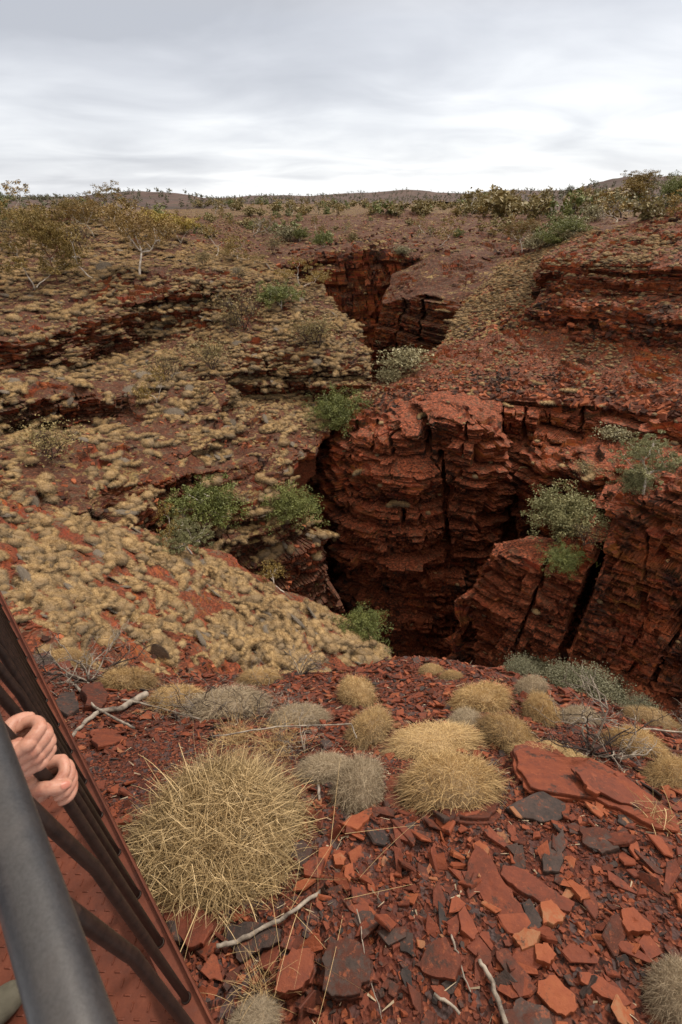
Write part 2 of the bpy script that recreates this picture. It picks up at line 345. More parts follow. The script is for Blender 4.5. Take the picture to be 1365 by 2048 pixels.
def patch(name, rows, mat, step=2.2, zmode=False, sm=(3, 3), big=(0, 8.), strata=(0, 0, 0), rough=.0, rsc=1., terr=0., terth=.5,
          skirts=(), grooves=(), dip=(0, 0), label=None, seed=0, flat=True, thick=(2.6, .75, .22), kind='structure', rmax=None):
    L = max(np.abs(np.diff(np.asarray(r)[:, 0])).sum() for r in rows); nu = int(L / step)
    rs = [resample(r, nu) for r in rows]; out_ = []
    for a, b in zip(rs[:-1], rs[1:]):
        d = np.percentile(np.abs(a[:, 1] - b[:, 1]), 80); n = int(max(4, d / step))
        out_ += [a + (b - a) * (i / n) for i in range(n)]
    out_.append(rs[-1]); A = np.array(out_)
    if sm[0]: A = smooth1(A, sm[0], 0)
    if sm[1]: A = smooth1(A, sm[1], 1)
    PX, PY = A[..., 0], A[..., 1]
    G = (PZ if zmode else PR)(PX, PY, A[..., 2])
    N = grid_norm(G); sh = G.shape[:2]; Pf = G.reshape(-1, 3); Nf = N.reshape(-1, 3)
    H = Nf.copy(); H[:, 2] = 0; hl = np.linalg.norm(H, axis=1)[:, None]; H = np.where(hl > .05, H / (hl + 1e-9), -Pf * [1, 1, 0] / (np.linalg.norm(Pf[:, :2], axis=1)[:, None] + 1e-9))
    steep = np.clip((.86 - np.abs(Nf[:, 2])) / .35, 0, 1)
    D = np.zeros_like(Pf)
    if big[0]: D += Nf * (big[0] * fbm(Pf, big[1], 4, seed + 5))[:, None]
    if any(strata):
        X, Y = Pf[:, 0], Pf[:, 1]
        s = Pf[:, 2] + D[:, 2] * .3 + dip[0] * X + dip[1] * Y + .35 * fbm(Pf * [1, 1, .2], 7., 2, seed + 9)
        tot = 0
        for i, (am, th) in enumerate(zip(strata, thick)):
            if not am: continue
            tt = s / th; tt = tt + .35 * vn(np.stack([tt / 2.3, tt * 0, tt * 0], 1), seed + i); k = np.floor(tt).astype(np.int64); f = tt - k
            Lb = th * (1.9 if i < 2 else 4.5); wu = .35 * fbm(Pf, Lb * 1.5, 2, seed + 40 + i)
            u = X * .83 + Y * .56; w = -X * .56 + Y * .83
            cu = np.floor(u / Lb + hsh(k, seed=1 + i) * 7 + wu).astype(np.int64); cw = np.floor(w / Lb + hsh(k, seed=11 + i) * 7 - wu).astype(np.int64)
            v = .25 * hsh(k, seed=seed + 3) + .75 * hsh(k, cu, cw, seed + i); fu = u / Lb + hsh(k, seed=1 + i) * 7 + wu; fu = fu - np.floor(fu); jt = (fu < .07) * (hsh(k, cu, seed=seed + 31) > .4) * (i < 2)
            tot = tot - am * .55 * jt + am * (v - .5 + .25 * f) - am * .35 * (f < .16) * (hsh(k, cu, cw, seed=seed + 77) > .55)
        D += H * (tot * (.12 + .88 * steep))[:, None]
    if terr:
        s = Pf[:, 2] + D[:, 2] + 2.2 * fbm(Pf * [1, 1, .3], terth * 5., 4, seed + 21, .6) * terth; q = s / terth; fq = q - np.floor(q)
        stp = (np.clip((fq - .5) / .16 + .5, 0, 1) - fq) * terth
        D[:, 2] += stp * terr * np.clip(1 - steep * .75, 0, 1) * np.clip(fbm(Pf, terth * 7., 4, seed + 3, .6) * 5 + .35, 0, 1.15)
    if rough: D += Nf * (rough * (fbm(Pf, rsc, 4, seed + 60, .6)))[:, None]
    awayv = Pf * [1, 1, 0]; awayv /= np.linalg.norm(awayv, axis=1)[:, None] + 1e-9
    for line, w0, w1, depth in grooves:
        ln = np.array(line, float); px, py = PX.ravel(), PY.ravel(); best = np.full(len(px), 1e9); wb = np.ones(len(px)); acc = np.r_[0, np.cumsum(np.hypot(*np.diff(ln, axis=0).T))]
        jit = 5 * fbm(np.stack([py / 14, py * 0, py * 0], 1), 1., 3, 3) 
        for i in range(len(ln) - 1):
            a, b = ln[i], ln[i + 1]; ab = b - a; tt = np.clip(((px + jit - a[0]) * ab[0] + (py - a[1]) * ab[1]) / (ab @ ab), 0, 1)
            dd = np.hypot(px + jit - a[0] - tt * ab[0], py - a[1] - tt * ab[1]); w = w0 + (w1 - w0) * (acc[i] + tt * (acc[i + 1] - acc[i])) / acc[-1]
            q = dd / w; better = q < best; best = np.where(better, q, best)
        g = np.clip(1.35 - best, 0, 1) ** .7
        D += awayv * (g * depth)[:, None]
    G2 = (Pf + D).reshape(*sh, 3)
    # skirts run away from the camera and down, where the photograph cannot see
    def aw(E):
        a = E * [1, 1, 0]; return a / (np.linalg.norm(a, axis=1)[:, None] + 1e-9)
    for edge, steps in skirts:
        E = {'top': G2[0], 'bottom': G2[-1], 'left': G2[:, 0], 'right': G2[:, -1]}[edge]
        sp_ = np.array([(0, 0, 0)] + [tuple(q) + (0,) * (3 - len(q)) for q in steps], float); far_ = abs(sp_[-1, 0]) > 25
        if not far_:
            ln_ = np.r_[0, np.cumsum(np.hypot(*np.diff(sp_, axis=0).T))]; ns_ = int(np.clip(ln_[-1] / .22, 12, 150)); tq = np.linspace(0, ln_[-1], ns_ + 1)[1:] ** 1.0
            sp2 = np.stack([np.interp(tq, ln_, sp_[:, z_]) for z_ in range(3)], 1)
        else: sp2 = sp_[1:]
        S = []
        for h, dz, lat in sp2:
            q = E + aw(E) * h + [0, 0, dz] + np.stack([-aw(E)[:, 1], aw(E)[:, 0], np.zeros(len(E))], 1) * lat
            if not far_:
                kk = np.floor(q[:, 2] / .8 + .3 * fbm(q, 4., 2, 3)).astype(np.int64); k2 = np.floor(q[:, 2] / .25).astype(np.int64); cc = np.floor((q[:, 0] * .8 + q[:, 1] * .6) / 2.2 + kk * .37).astype(np.int64)
                am = min(1., abs(dz) / 1.5 + .1) * (.3 if zmode else 1.)
                q = q + aw(E) * ((1.0 * (hsh(kk, cc, seed=5) - .5) + .35 * (hsh(k2, seed=6) - .5) + 1.2 * fbm(q, 3.5, 3, 8)) * am)[:, None]
                pv = np.stack([-aw(E)[:, 1], aw(E)[:, 0], np.zeros(len(E))], 1); q = q + pv * ((.9 * (hsh(kk, seed=15) - .5) + .35 * (hsh(k2, seed=16) - .5) + .9 * fbm(q, 3., 3, 18)) * am)[:, None]
            S.append(q)
        if edge == 'top': G2 = np.concatenate([np.array(S)[::-1], G2], 0)
        elif edge == 'bottom': G2 = np.concatenate([G2, np.array(S)], 0)
        elif edge == 'left': G2 = np.concatenate([np.array(S)[::-1].transpose(1, 0, 2), G2], 1)
        else: G2 = np.concatenate([G2, np.array(S).transpose(1, 0, 2)], 1)
    h, w = G2.shape[:2]; idx = np.arange(h * w).reshape(h, w)
    Fq = np.stack([idx[:-1, :-1], idx[1:, :-1], idx[1:, 1:], idx[:-1, 1:]], -1).reshape(-1, 4)
    V = G2.reshape(-1, 3)
    a, b, c = V[Fq[:, 0]], V[Fq[:, 1]], V[Fq[:, 2]]; nn_ = np.cross(b - a, c - a)
    if (nn_ * ((a + c) / 2)).sum() > 0: Fq = Fq[:, ::-1]
    o = mesh_obj(name, V, Fq, mat, smooth=not flat); tag(o, label, None, None, kind)
    Gd = (Pf + D).reshape(*sh, 3)
    PATCH.setdefault(name, []).append((Gd, grid_norm(Gd)))
    return o

W0, W1 = -350, 1750
sk_far = [('top', [(6, -1), (14, -4), (20, -12)])]
deep = [(.5, -3), (1.5, -12), (3, -30), (4, -48)]

patch('hills', [[(-900, 392, 1800), (0, 394, 1800), (430, 395, 1700), (500, 389, 1500), (640, 390, 1500), (700, 386, 1500), (770, 382, 1500), (800, 379, 1500), (850, 379, 1500), (900, 385, 1600), (960, 382, 1700), (1000, 377, 1700), (1060, 375, 1700), (1140, 377, 1700), (1190, 374, 1700), (2200, 380, 1700)],
    [(-900, 399, 1300), (0, 400, 1300), (500, 400, 1200), (760, 398, 1200), (1000, 398, 1200), (2200, 399, 1300)],
    [(-900, 410, 900), (2200, 410, 900)]], 'hill_ground', step=3, big=(5, 90), skirts=[('top', [(100, -20), (300, -90)])], seed=1)
patch('hills', [[(-900, 385, 620), (-200, 390, 640), (0, 400, 650), (90, 396, 650), (160, 390, 640), (210, 384, 620), (260, 378, 600), (320, 378, 600), (370, 383, 600), (410, 394, 600), (440, 404, 600)],
    [(-900, 402, 480), (0, 405, 480), (150, 402, 480), (300, 396, 490), (380, 400, 500), (455, 410, 520)],
    [(-900, 425, 380), (0, 425, 380), (300, 422, 390), (480, 420, 400)]], 'hill_ground', step=2.5, big=(3, 40), skirts=[('top', [(60, -12), (160, -50)]), ('right', [(20, -8), (60, -30)])], seed=2)
patch('hills', [[(1100, 390, 560), (1150, 378, 540), (1185, 368, 520), (1215, 360, 500), (1260, 354, 500), (1310, 350, 500), (1365, 346, 500), (1500, 344, 500), (2200, 370, 520)],
    [(1090, 400, 420), (1200, 385, 420), (1365, 375, 400), (2200, 390, 400)], [(1080, 440, 290), (2200, 440, 290)]], 'hill_ground', step=2.5, big=(3, 35), skirts=[('top', [(60, -12), (160, -50)]), ('left', [(20, -8), (60, -30)])], seed=3)
patch('ground', [[(-1200, 401.5, 3600), (2600, 401.5, 3600)], [(-1200, 403.5, 1300), (2600, 403.5, 1300)], [(-1200, 408, 620), (2600, 408, 620)], [(-1200, 417, 360), (2600, 417, 360)],
    [(-1200, 430, 250), (430, 428, 250), (2600, 428, 250)], [(-1200, 447, 165), (300, 447, 165), (500, 460, 170), (700, 447, 180), (2600, 447, 170)]], 'plain_ground', step=3, big=(.5, 25), rough=.3, rsc=6, skirts=[('bottom', [(-3, -6), (-6, -30)])], seed=4)

patch('red_hillside', [
    [(-600, 414, 235), (300, 430, 235), (500, 430, 235), (600, 432, 225), (640, 428, 220), (720, 424, 210), (800, 420, 200), (950, 420, 200), (1100, 426, 200), (1200, 430, 190), (1400, 424, 190), (2000, 410, 190)],
    [(-600, 440, 150), (300, 452, 160), (430, 455, 160), (520, 470, 140), (600, 464, 135), (700, 448, 145), (800, 443, 150), (950, 443, 150), (1080, 452, 145), (1200, 450, 140), (1400, 430, 140), (2000, 430, 140)],
    [(-600, 480, 100), (300, 492, 112), (430, 495, 115), (520, 512, 108), (570, 500, 112), (680, 478, 115), (760, 472, 115), (850, 475, 118), (950, 476, 118), (1040, 482, 118), (1150, 476, 115), (1400, 460, 110), (2000, 460, 100)],
    [(-600, 520, 95), (300, 530, 95), (430, 530, 98), (540, 535, 98), (585, 518, 99), (680, 503, 101), (745, 487, 103), (790, 492, 103), (840, 512, 99), (950, 505, 104), (1040, 500, 108), (1150, 496, 108), (1400, 490, 105), (2000, 490, 95)],
    [(-600, 524, 94), (300, 533, 94), (430, 534, 96), (540, 542, 96), (600, 535, 99), (680, 522, 101), (745, 508, 103), (800, 512, 102), (850, 528, 97), (950, 520, 100), (1040, 508, 104), (1150, 504, 104), (1400, 500, 100), (2000, 500, 95)],
    [(-600, 560, 92), (300, 570, 92), (430, 570, 94), (540, 600, 95), (620, 650, 97.5), (700, 690, 98.5), (750, 690, 99.5), (810, 630, 98), (860, 565, 92), (950, 545, 93), (1040, 520, 98), (1150, 514, 98), (1400, 510, 98), (2000, 510, 95)]],
    'far_rock', step=2.0, big=(1.9, 17), strata=(2.2, 1.0, .35), terr=.85, terth=.9, rough=.25, rsc=2.5, sm=(2, 3), skirts=[('bottom', [(-.5, -5), (-1, -40)])], thick=(3.4, 1.3, .5),
    grooves=[([(640, 540), (646, 600)], 3, 4, .8)], seed=6)
patch('gorge_buttress', [
    [(785, 545, 97), (870, 508, 98), (960, 520, 94), (1090, 512, 92)],
    [(772, 575, 91), (850, 552, 89), (920, 556, 86), (1040, 548, 84)],
    [(762, 604, 85), (800, 594, 83), (850, 596, 80), (900, 606, 77), (970, 600, 76)],
    [(760, 620, 84.5), (800, 612, 82.5), (850, 612, 79.5), (900, 630, 76), (960, 640, 75)],
    [(748, 690, 83.5), (800, 690, 81.5), (850, 690, 78.5), (900, 700, 75), (960, 720, 73)],
    [(740, 760, 83), (800, 770, 81), (850, 770, 78), (900, 780, 74), (960, 790, 72)]],
    'far_rock', step=1.8, big=(1.2, 7), strata=(1.8, .9, .3), terr=.7, terth=.7, rough=.2, rsc=2, sm=(2, 3), skirts=[('left', deep), ('bottom', [(-.3, -5), (-.6, -40)])], thick=(3., 1., .4), seed=8,
    grooves=[([(850, 600), (852, 680)], 3, 5, 2.5), ([(806, 596), (800, 700)], 3, 4, 1.5)])
patch('left_slope', [
    [(W0, 425, 112), (0, 436, 108), (200, 440, 104), (300, 465, 98), (400, 490, 93), (480, 508, 90), (535, 522, 86)],
    [(W0, 440, 100), (0, 452, 94), (200, 460, 90), (300, 482, 85), (400, 502, 80), (480, 520, 77), (560, 538, 76)],
    [(W0, 520, 74), (0, 528, 72), (200, 538, 68), (300, 545, 66), (400, 540, 66), (500, 556, 66), (600, 560, 69), (655, 588, 68)],
    [(W0, 640, 53), (0, 668, 53), (130, 636, 56), (250, 592, 60), (370, 552, 62), (430, 560, 62), (520, 585, 62), (600, 605, 62), (705, 640, 62)],
    [(W0, 655, 51.5), (0, 684, 51.8), (130, 655, 54.5), (250, 612, 58.5), (370, 572, 60.5), (430, 575, 61), (520, 600, 61), (610, 625, 60), (718, 655, 60)],
    [(W0, 742, 50.6), (0, 742, 51.0), (150, 732, 54.2), (260, 700, 58.0), (400, 640, 60.4), (440, 605, 60.4), (530, 630, 58.8), (620, 650, 57), (728, 680, 57)],
    [(W0, 785, 42.5), (0, 785, 43), (100, 770, 44.5), (200, 775, 44.5), (300, 765, 46), (420, 715, 51), (490, 706, 51), (560, 706, 51.5), (620, 712, 52), (700, 722, 52.5), (742, 735, 52)],
    [(W0, 800, 42), (0, 800, 42.2), (100, 790, 43.4), (200, 790, 43.5), (300, 785, 44), (420, 740, 47.5), (490, 738, 49.5), (560, 738, 50.2), (620, 740, 50.6), (700, 745, 51.2), (745, 752, 51)],
    [(W0, 860, 42), (0, 858, 42.3), (100, 852, 43.3), (200, 842, 43.3), (300, 830, 41), (420, 800, 43), (490, 786, 50.2), (560, 790, 51.0), (620, 798, 51.2), (700, 798, 51.8), (745, 790, 52)],
    [(W0, 920, 33), (0, 905, 34), (200, 900, 34.5), (300, 890, 35.5), (400, 870, 37), (500, 835, 43), (560, 835, 44), (600, 850, 43.5), (630, 848, 44.5), (690, 822, 48)],
    [(W0, 985, 28), (0, 975, 28.5), (200, 970, 29), (300, 965, 30.5), (400, 950, 32), (480, 930, 33.5), (520, 925, 34.5), (545, 930, 35.2), (563, 938, 36)],
    [(W0, 1020, 25), (0, 1010, 26), (150, 1015, 27), (250, 1035, 28), (350, 1045, 29.5), (450, 1045, 30), (520, 1025, 30.5), (562, 1008, 31.5), (596, 1002, 33)],
    [(W0, 1060, 25.2), (0, 1050, 25.8), (150, 1060, 26.8), (250, 1072, 28.0), (350, 1090, 29.5), (450, 1085, 30), (540, 1075, 30.4), (590, 1072, 31.0), (630, 1068, 32.3)],
    [(W0, 1110, 24), (0, 1110, 24.8), (250, 1120, 27), (350, 1130, 28), (450, 1140, 28.5), (540, 1150, 29), (590, 1145, 30), (652, 1140, 31.2)],
    [(W0, 1200, 24), (0, 1200, 24.7), (250, 1210, 26.8), (350, 1210, 27.8), (450, 1220, 28.3), (540, 1230, 28.7), (600, 1230, 29.7), (690, 1212, 30.8)],
    [(W0, 1300, 24), (0, 1300, 24.7), (250, 1300, 26.8), (450, 1320, 28.3), (600, 1330, 29.5), (715, 1320, 30.7)]],
    'left_ground', step=2.0, big=(.8, 6), strata=(2.2, 1.2, .4), terr=.8, terth=.6, rough=.25, rsc=1.2, sm=(2., 3.), dip=(.05, 0), skirts=[('top', [(5, -.8), (14, -3), (30, -12)]), ('right', [(.3, -1.0, .6), (1.5, -2.2, 7), (3, -6, 12), (5, -20, 13), (6, -35, 12)]), ('bottom', [(-.3, -8), (-.6, -25)])], seed=10)  # right skirt is an added undercut hollow, shaped to keep the slot dark
patch('apron_slope', [
    [(W0, 960, 20), (0, 985, 21), (60, 1010, 21.5), (150, 1035, 22), (290, 1052, 22.5), (400, 1095, 22), (480, 1125, 21.5), (600, 1185, 20.5), (700, 1240, 19.5), (782, 1303, 18.2)],
    [(W0, 1040, 16), (0, 1060, 17), (150, 1090, 18), (290, 1110, 18.5), (400, 1145, 18.3), (500, 1185, 17.8), (600, 1225, 17), (700, 1268, 16.5), (770, 1308, 16.5)],
    [(W0, 1150, 12.0), (0, 1170, 12.5), (150, 1180, 13.5), (300, 1195, 14.2), (400, 1215, 14.5), (500, 1240, 14.5), (600, 1270, 14.3), (680, 1295, 14.4), (745, 1318, 14.8)],
    [(W0, 1280, 8), (0, 1280, 8.8), (150, 1280, 9.8), (300, 1285, 10.5), (400, 1295, 11), (500, 1310, 11.5), (600, 1325, 12), (700, 1345, 12.6)],
    [(W0, 1450, 5), (0, 1430, 5.6), (150, 1420, 6.3), (300, 1410, 7), (400, 1405, 8), (500, 1405, 8.6), (600, 1405, 9.2), (700, 1400, 10.5)]],
    'apron_ground', step=2.4, big=(.45, 4), strata=(.4, .3, .12), terr=.5, terth=.3, rough=.10, rsc=.5, sm=(5, 5), skirts=[('top', [(1, -1), (2, -4), (3, -14), (3.5, -30)]), ('right', [(.8, -1), (1.5, -5), (2.5, -25)])], seed=12)
patch('right_plateau', [
    [(1088, 508, 76), (1110, 492, 77), (1140, 480, 78), (1250, 447, 82), (1365, 406, 86), (1500, 380, 88), (W1, 370, 88)],
    [(1086, 514, 72), (1140, 498, 72), (1250, 478, 73), (1365, 450, 75), (1500, 440, 76), (W1, 440, 76)],
    [(1086, 522, 68), (1150, 520, 65.5), (1250, 522, 63.5), (1365, 520, 62.5), (1500, 530, 61), (W1, 560, 60)],
    [(1085, 532, 67.4), (1150, 532, 64.7), (1250, 534, 62.7), (1365, 534, 61.7), (1500, 545, 60), (W1, 580, 59)],
    [(1080, 580, 66.6), (1150, 585, 63.7), (1250, 592, 61.7), (1365, 600, 60.5), (1500, 615, 59), (W1, 640, 58)],
    [(1062, 605, 65), (1150, 606, 60.5), (1250, 618, 58.5), (1365, 630, 56.8), (1500, 640, 55), (W1, 670, 54)],
    [(1055, 615, 64.4), (1150, 618, 60), (1250, 630, 58), (1365, 642, 56.2), (1500, 655, 54.5), (W1, 690, 53.5)],
    [(1040, 655, 63.6), (1150, 662, 59.2), (1250, 690, 57), (1365, 700, 55.3), (1500, 715, 53.5), (W1, 745, 52)],
    [(1030, 680, 63), (1150, 700, 58), (1250, 740, 55), (1365, 750, 53), (1500, 780, 50), (W1, 800, 49)]],
    'right_slope', step=2.0, big=(.9, 7), strata=(2.0, 1.0, .35), terr=.85, terth=.8, rough=.22, rsc=1.5, sm=(2, 3), dip=(-.06, 0), skirts=[('top', [(8, -1), (20, -4), (40, -15)]), ('left', [(1.5, -1), (3, -5), (5, -14)])], thick=(3.2, 1.1, .35), seed=14)
patch('straw_hillside', [
    [(975, 535, 90), (1000, 522, 91), (1080, 494, 90), (1150, 468, 90), (1200, 460, 90)],
    [(935, 585, 81), (960, 578, 80), (1000, 562, 80), (1080, 528, 79), (1150, 510, 78), (1180, 505, 78)],
    [(905, 640, 72.5), (940, 630, 72.5), (1000, 604, 73), (1060, 575, 73), (1130, 560, 72)],
    [(880, 692, 66), (930, 672, 67), (1000, 640, 67), (1100, 610, 68)],
    [(855, 716, 62.5), (880, 706, 62.5), (940, 690, 63.5), (1000, 672, 64.5), (1080, 660, 65.5)]],
    'straw_slope', step=2.2, big=(1.3, 9), strata=(1.2, .8, .3), terr=.7, terth=.8, rough=.3, rsc=1.5, sm=(4, 4), skirts=[('left', deep)], seed=16)
patch('rocky_slope', [
    [(688, 812, 48.5), (715, 788, 50.5), (760, 757, 54), (870, 699, 60), (940, 680, 62), (1000, 662, 62.8), (1045, 650, 63.3), (1150, 655, 60.5), (1250, 680, 58), (1365, 692, 56.2), (1500, 700, 54.5), (W1, 735, 53)],
    [(688, 822, 47), (720, 798, 48.5), (780, 766, 51.5), (880, 722, 56), (1000, 705, 57), (1100, 712, 56.5), (1250, 728, 53.5), (1365, 745, 51.5), (W1, 780, 49)],
    [(688, 832, 46), (740, 812, 46.3), (800, 787, 48), (880, 768, 49.6), (1000, 762, 50.6), (1150, 770, 50.6), (1250, 782, 48.6), (1365, 798, 47), (W1, 840, 43)],
    [(692, 842, 45.3), (760, 826, 45), (850, 806, 45.6), (900, 800, 46.4), (1000, 806, 47.3), (1150, 815, 47.3), (1250, 824, 46), (1365, 850, 43.5), (W1, 900, 40)]],
    'right_slope', step=2.0, big=(.6, 6), strata=(.8, .7, .3), terr=.9, terth=.55, rough=.25, rsc=1.0, sm=(3, 3), skirts=[('top', [(2, -2), (4, -6)]), ('left', deep)], seed=18)
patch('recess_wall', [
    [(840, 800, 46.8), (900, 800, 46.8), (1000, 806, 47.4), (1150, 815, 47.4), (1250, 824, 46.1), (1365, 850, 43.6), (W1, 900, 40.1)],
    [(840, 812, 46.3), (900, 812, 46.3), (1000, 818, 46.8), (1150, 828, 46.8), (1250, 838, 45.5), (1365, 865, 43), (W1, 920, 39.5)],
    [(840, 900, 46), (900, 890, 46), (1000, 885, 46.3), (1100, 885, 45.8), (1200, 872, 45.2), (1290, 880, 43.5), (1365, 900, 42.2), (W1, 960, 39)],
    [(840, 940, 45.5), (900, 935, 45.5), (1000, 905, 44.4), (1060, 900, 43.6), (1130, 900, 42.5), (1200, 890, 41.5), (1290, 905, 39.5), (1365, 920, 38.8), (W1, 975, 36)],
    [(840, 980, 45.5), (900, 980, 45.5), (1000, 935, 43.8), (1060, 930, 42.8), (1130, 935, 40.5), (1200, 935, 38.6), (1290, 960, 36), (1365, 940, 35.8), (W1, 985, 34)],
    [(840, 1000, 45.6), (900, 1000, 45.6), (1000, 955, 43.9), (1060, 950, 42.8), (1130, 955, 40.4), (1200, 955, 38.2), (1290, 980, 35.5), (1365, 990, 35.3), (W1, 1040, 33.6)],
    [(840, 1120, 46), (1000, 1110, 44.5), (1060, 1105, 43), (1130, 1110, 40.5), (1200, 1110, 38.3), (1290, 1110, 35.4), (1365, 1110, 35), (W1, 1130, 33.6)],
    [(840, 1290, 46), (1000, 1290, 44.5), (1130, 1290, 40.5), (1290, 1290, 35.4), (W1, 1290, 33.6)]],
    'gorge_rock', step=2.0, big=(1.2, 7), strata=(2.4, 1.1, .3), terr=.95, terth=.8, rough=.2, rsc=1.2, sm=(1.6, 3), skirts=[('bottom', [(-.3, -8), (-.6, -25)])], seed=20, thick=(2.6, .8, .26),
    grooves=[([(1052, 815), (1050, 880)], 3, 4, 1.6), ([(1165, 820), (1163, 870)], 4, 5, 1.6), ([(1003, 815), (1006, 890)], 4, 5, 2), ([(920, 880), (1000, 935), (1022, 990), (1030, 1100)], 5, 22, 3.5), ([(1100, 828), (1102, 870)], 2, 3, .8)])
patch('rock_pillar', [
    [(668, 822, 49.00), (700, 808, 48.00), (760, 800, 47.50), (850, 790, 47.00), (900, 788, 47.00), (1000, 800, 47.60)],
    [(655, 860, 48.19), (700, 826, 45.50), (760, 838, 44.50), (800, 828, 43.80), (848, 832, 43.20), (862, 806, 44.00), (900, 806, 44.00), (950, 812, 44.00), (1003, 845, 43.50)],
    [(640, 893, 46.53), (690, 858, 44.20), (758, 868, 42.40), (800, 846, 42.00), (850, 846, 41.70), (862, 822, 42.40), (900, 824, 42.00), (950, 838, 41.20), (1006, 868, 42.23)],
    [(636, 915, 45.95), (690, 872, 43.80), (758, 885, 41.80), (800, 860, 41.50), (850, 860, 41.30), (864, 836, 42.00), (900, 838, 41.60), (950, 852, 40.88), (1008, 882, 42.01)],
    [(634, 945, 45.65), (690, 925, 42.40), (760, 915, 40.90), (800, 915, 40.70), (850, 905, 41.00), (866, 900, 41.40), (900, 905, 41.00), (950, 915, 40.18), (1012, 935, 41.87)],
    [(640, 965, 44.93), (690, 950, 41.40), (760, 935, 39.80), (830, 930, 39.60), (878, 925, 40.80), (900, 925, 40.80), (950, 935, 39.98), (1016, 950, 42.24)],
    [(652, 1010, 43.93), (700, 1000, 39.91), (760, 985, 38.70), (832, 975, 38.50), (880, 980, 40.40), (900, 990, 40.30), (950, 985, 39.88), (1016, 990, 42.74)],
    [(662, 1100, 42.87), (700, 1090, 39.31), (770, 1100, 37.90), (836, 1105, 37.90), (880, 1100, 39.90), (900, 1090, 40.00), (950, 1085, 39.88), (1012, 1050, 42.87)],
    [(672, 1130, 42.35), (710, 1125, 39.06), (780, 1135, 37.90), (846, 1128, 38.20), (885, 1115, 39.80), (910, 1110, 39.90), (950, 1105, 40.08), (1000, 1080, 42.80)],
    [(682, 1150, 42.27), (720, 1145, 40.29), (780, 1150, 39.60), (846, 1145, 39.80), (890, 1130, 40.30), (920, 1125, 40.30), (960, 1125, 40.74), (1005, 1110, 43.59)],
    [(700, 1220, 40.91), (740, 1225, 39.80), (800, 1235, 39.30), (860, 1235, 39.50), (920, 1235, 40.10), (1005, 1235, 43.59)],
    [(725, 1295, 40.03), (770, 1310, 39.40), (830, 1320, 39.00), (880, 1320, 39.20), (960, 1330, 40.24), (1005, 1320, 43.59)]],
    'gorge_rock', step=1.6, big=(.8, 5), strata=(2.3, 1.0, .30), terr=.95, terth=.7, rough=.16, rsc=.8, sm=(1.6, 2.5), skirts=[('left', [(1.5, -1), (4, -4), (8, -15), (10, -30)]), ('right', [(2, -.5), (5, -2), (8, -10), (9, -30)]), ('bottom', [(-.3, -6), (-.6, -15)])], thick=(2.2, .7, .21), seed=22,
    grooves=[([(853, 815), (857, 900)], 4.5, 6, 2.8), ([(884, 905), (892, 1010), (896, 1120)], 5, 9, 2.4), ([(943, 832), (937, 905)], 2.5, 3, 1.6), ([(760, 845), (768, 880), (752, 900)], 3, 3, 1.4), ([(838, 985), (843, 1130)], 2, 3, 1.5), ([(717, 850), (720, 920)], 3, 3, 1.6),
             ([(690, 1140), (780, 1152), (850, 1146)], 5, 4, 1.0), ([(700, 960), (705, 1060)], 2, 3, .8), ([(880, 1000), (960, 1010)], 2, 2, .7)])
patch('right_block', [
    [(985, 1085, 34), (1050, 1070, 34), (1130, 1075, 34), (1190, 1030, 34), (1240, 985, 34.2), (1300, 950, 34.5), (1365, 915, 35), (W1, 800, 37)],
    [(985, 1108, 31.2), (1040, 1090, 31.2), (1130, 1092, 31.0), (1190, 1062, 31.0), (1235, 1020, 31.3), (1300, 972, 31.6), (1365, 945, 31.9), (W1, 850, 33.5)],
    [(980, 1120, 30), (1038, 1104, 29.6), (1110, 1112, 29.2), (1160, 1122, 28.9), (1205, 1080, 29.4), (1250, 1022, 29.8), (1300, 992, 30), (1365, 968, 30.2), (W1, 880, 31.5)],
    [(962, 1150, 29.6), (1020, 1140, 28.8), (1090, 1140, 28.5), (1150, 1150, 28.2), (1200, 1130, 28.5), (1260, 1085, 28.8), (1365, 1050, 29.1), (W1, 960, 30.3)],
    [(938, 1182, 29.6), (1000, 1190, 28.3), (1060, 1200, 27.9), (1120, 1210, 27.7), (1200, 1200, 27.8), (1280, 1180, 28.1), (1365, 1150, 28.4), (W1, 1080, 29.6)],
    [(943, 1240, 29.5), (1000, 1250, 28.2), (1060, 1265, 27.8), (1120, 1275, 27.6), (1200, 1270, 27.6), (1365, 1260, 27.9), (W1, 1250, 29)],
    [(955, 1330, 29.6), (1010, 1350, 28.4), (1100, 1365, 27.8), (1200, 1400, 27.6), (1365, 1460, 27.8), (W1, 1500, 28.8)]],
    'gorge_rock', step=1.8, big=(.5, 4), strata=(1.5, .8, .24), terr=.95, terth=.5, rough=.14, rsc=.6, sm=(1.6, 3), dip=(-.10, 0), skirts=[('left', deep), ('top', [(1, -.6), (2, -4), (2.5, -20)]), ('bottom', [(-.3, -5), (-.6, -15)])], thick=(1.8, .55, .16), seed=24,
    grooves=[([(1218, 1040), (1188, 1150), (1122, 1320)], 13, 9, 9), ([(1098, 1118), (1070, 1200), (1030, 1300)], 3, 4, 2.2), ([(1300, 985), (1290, 1060), (1296, 1150)], 2, 3, 1.0), ([(1365, 1250), (1330, 1300), (1300, 1380)], 4, 6, 1.5)])
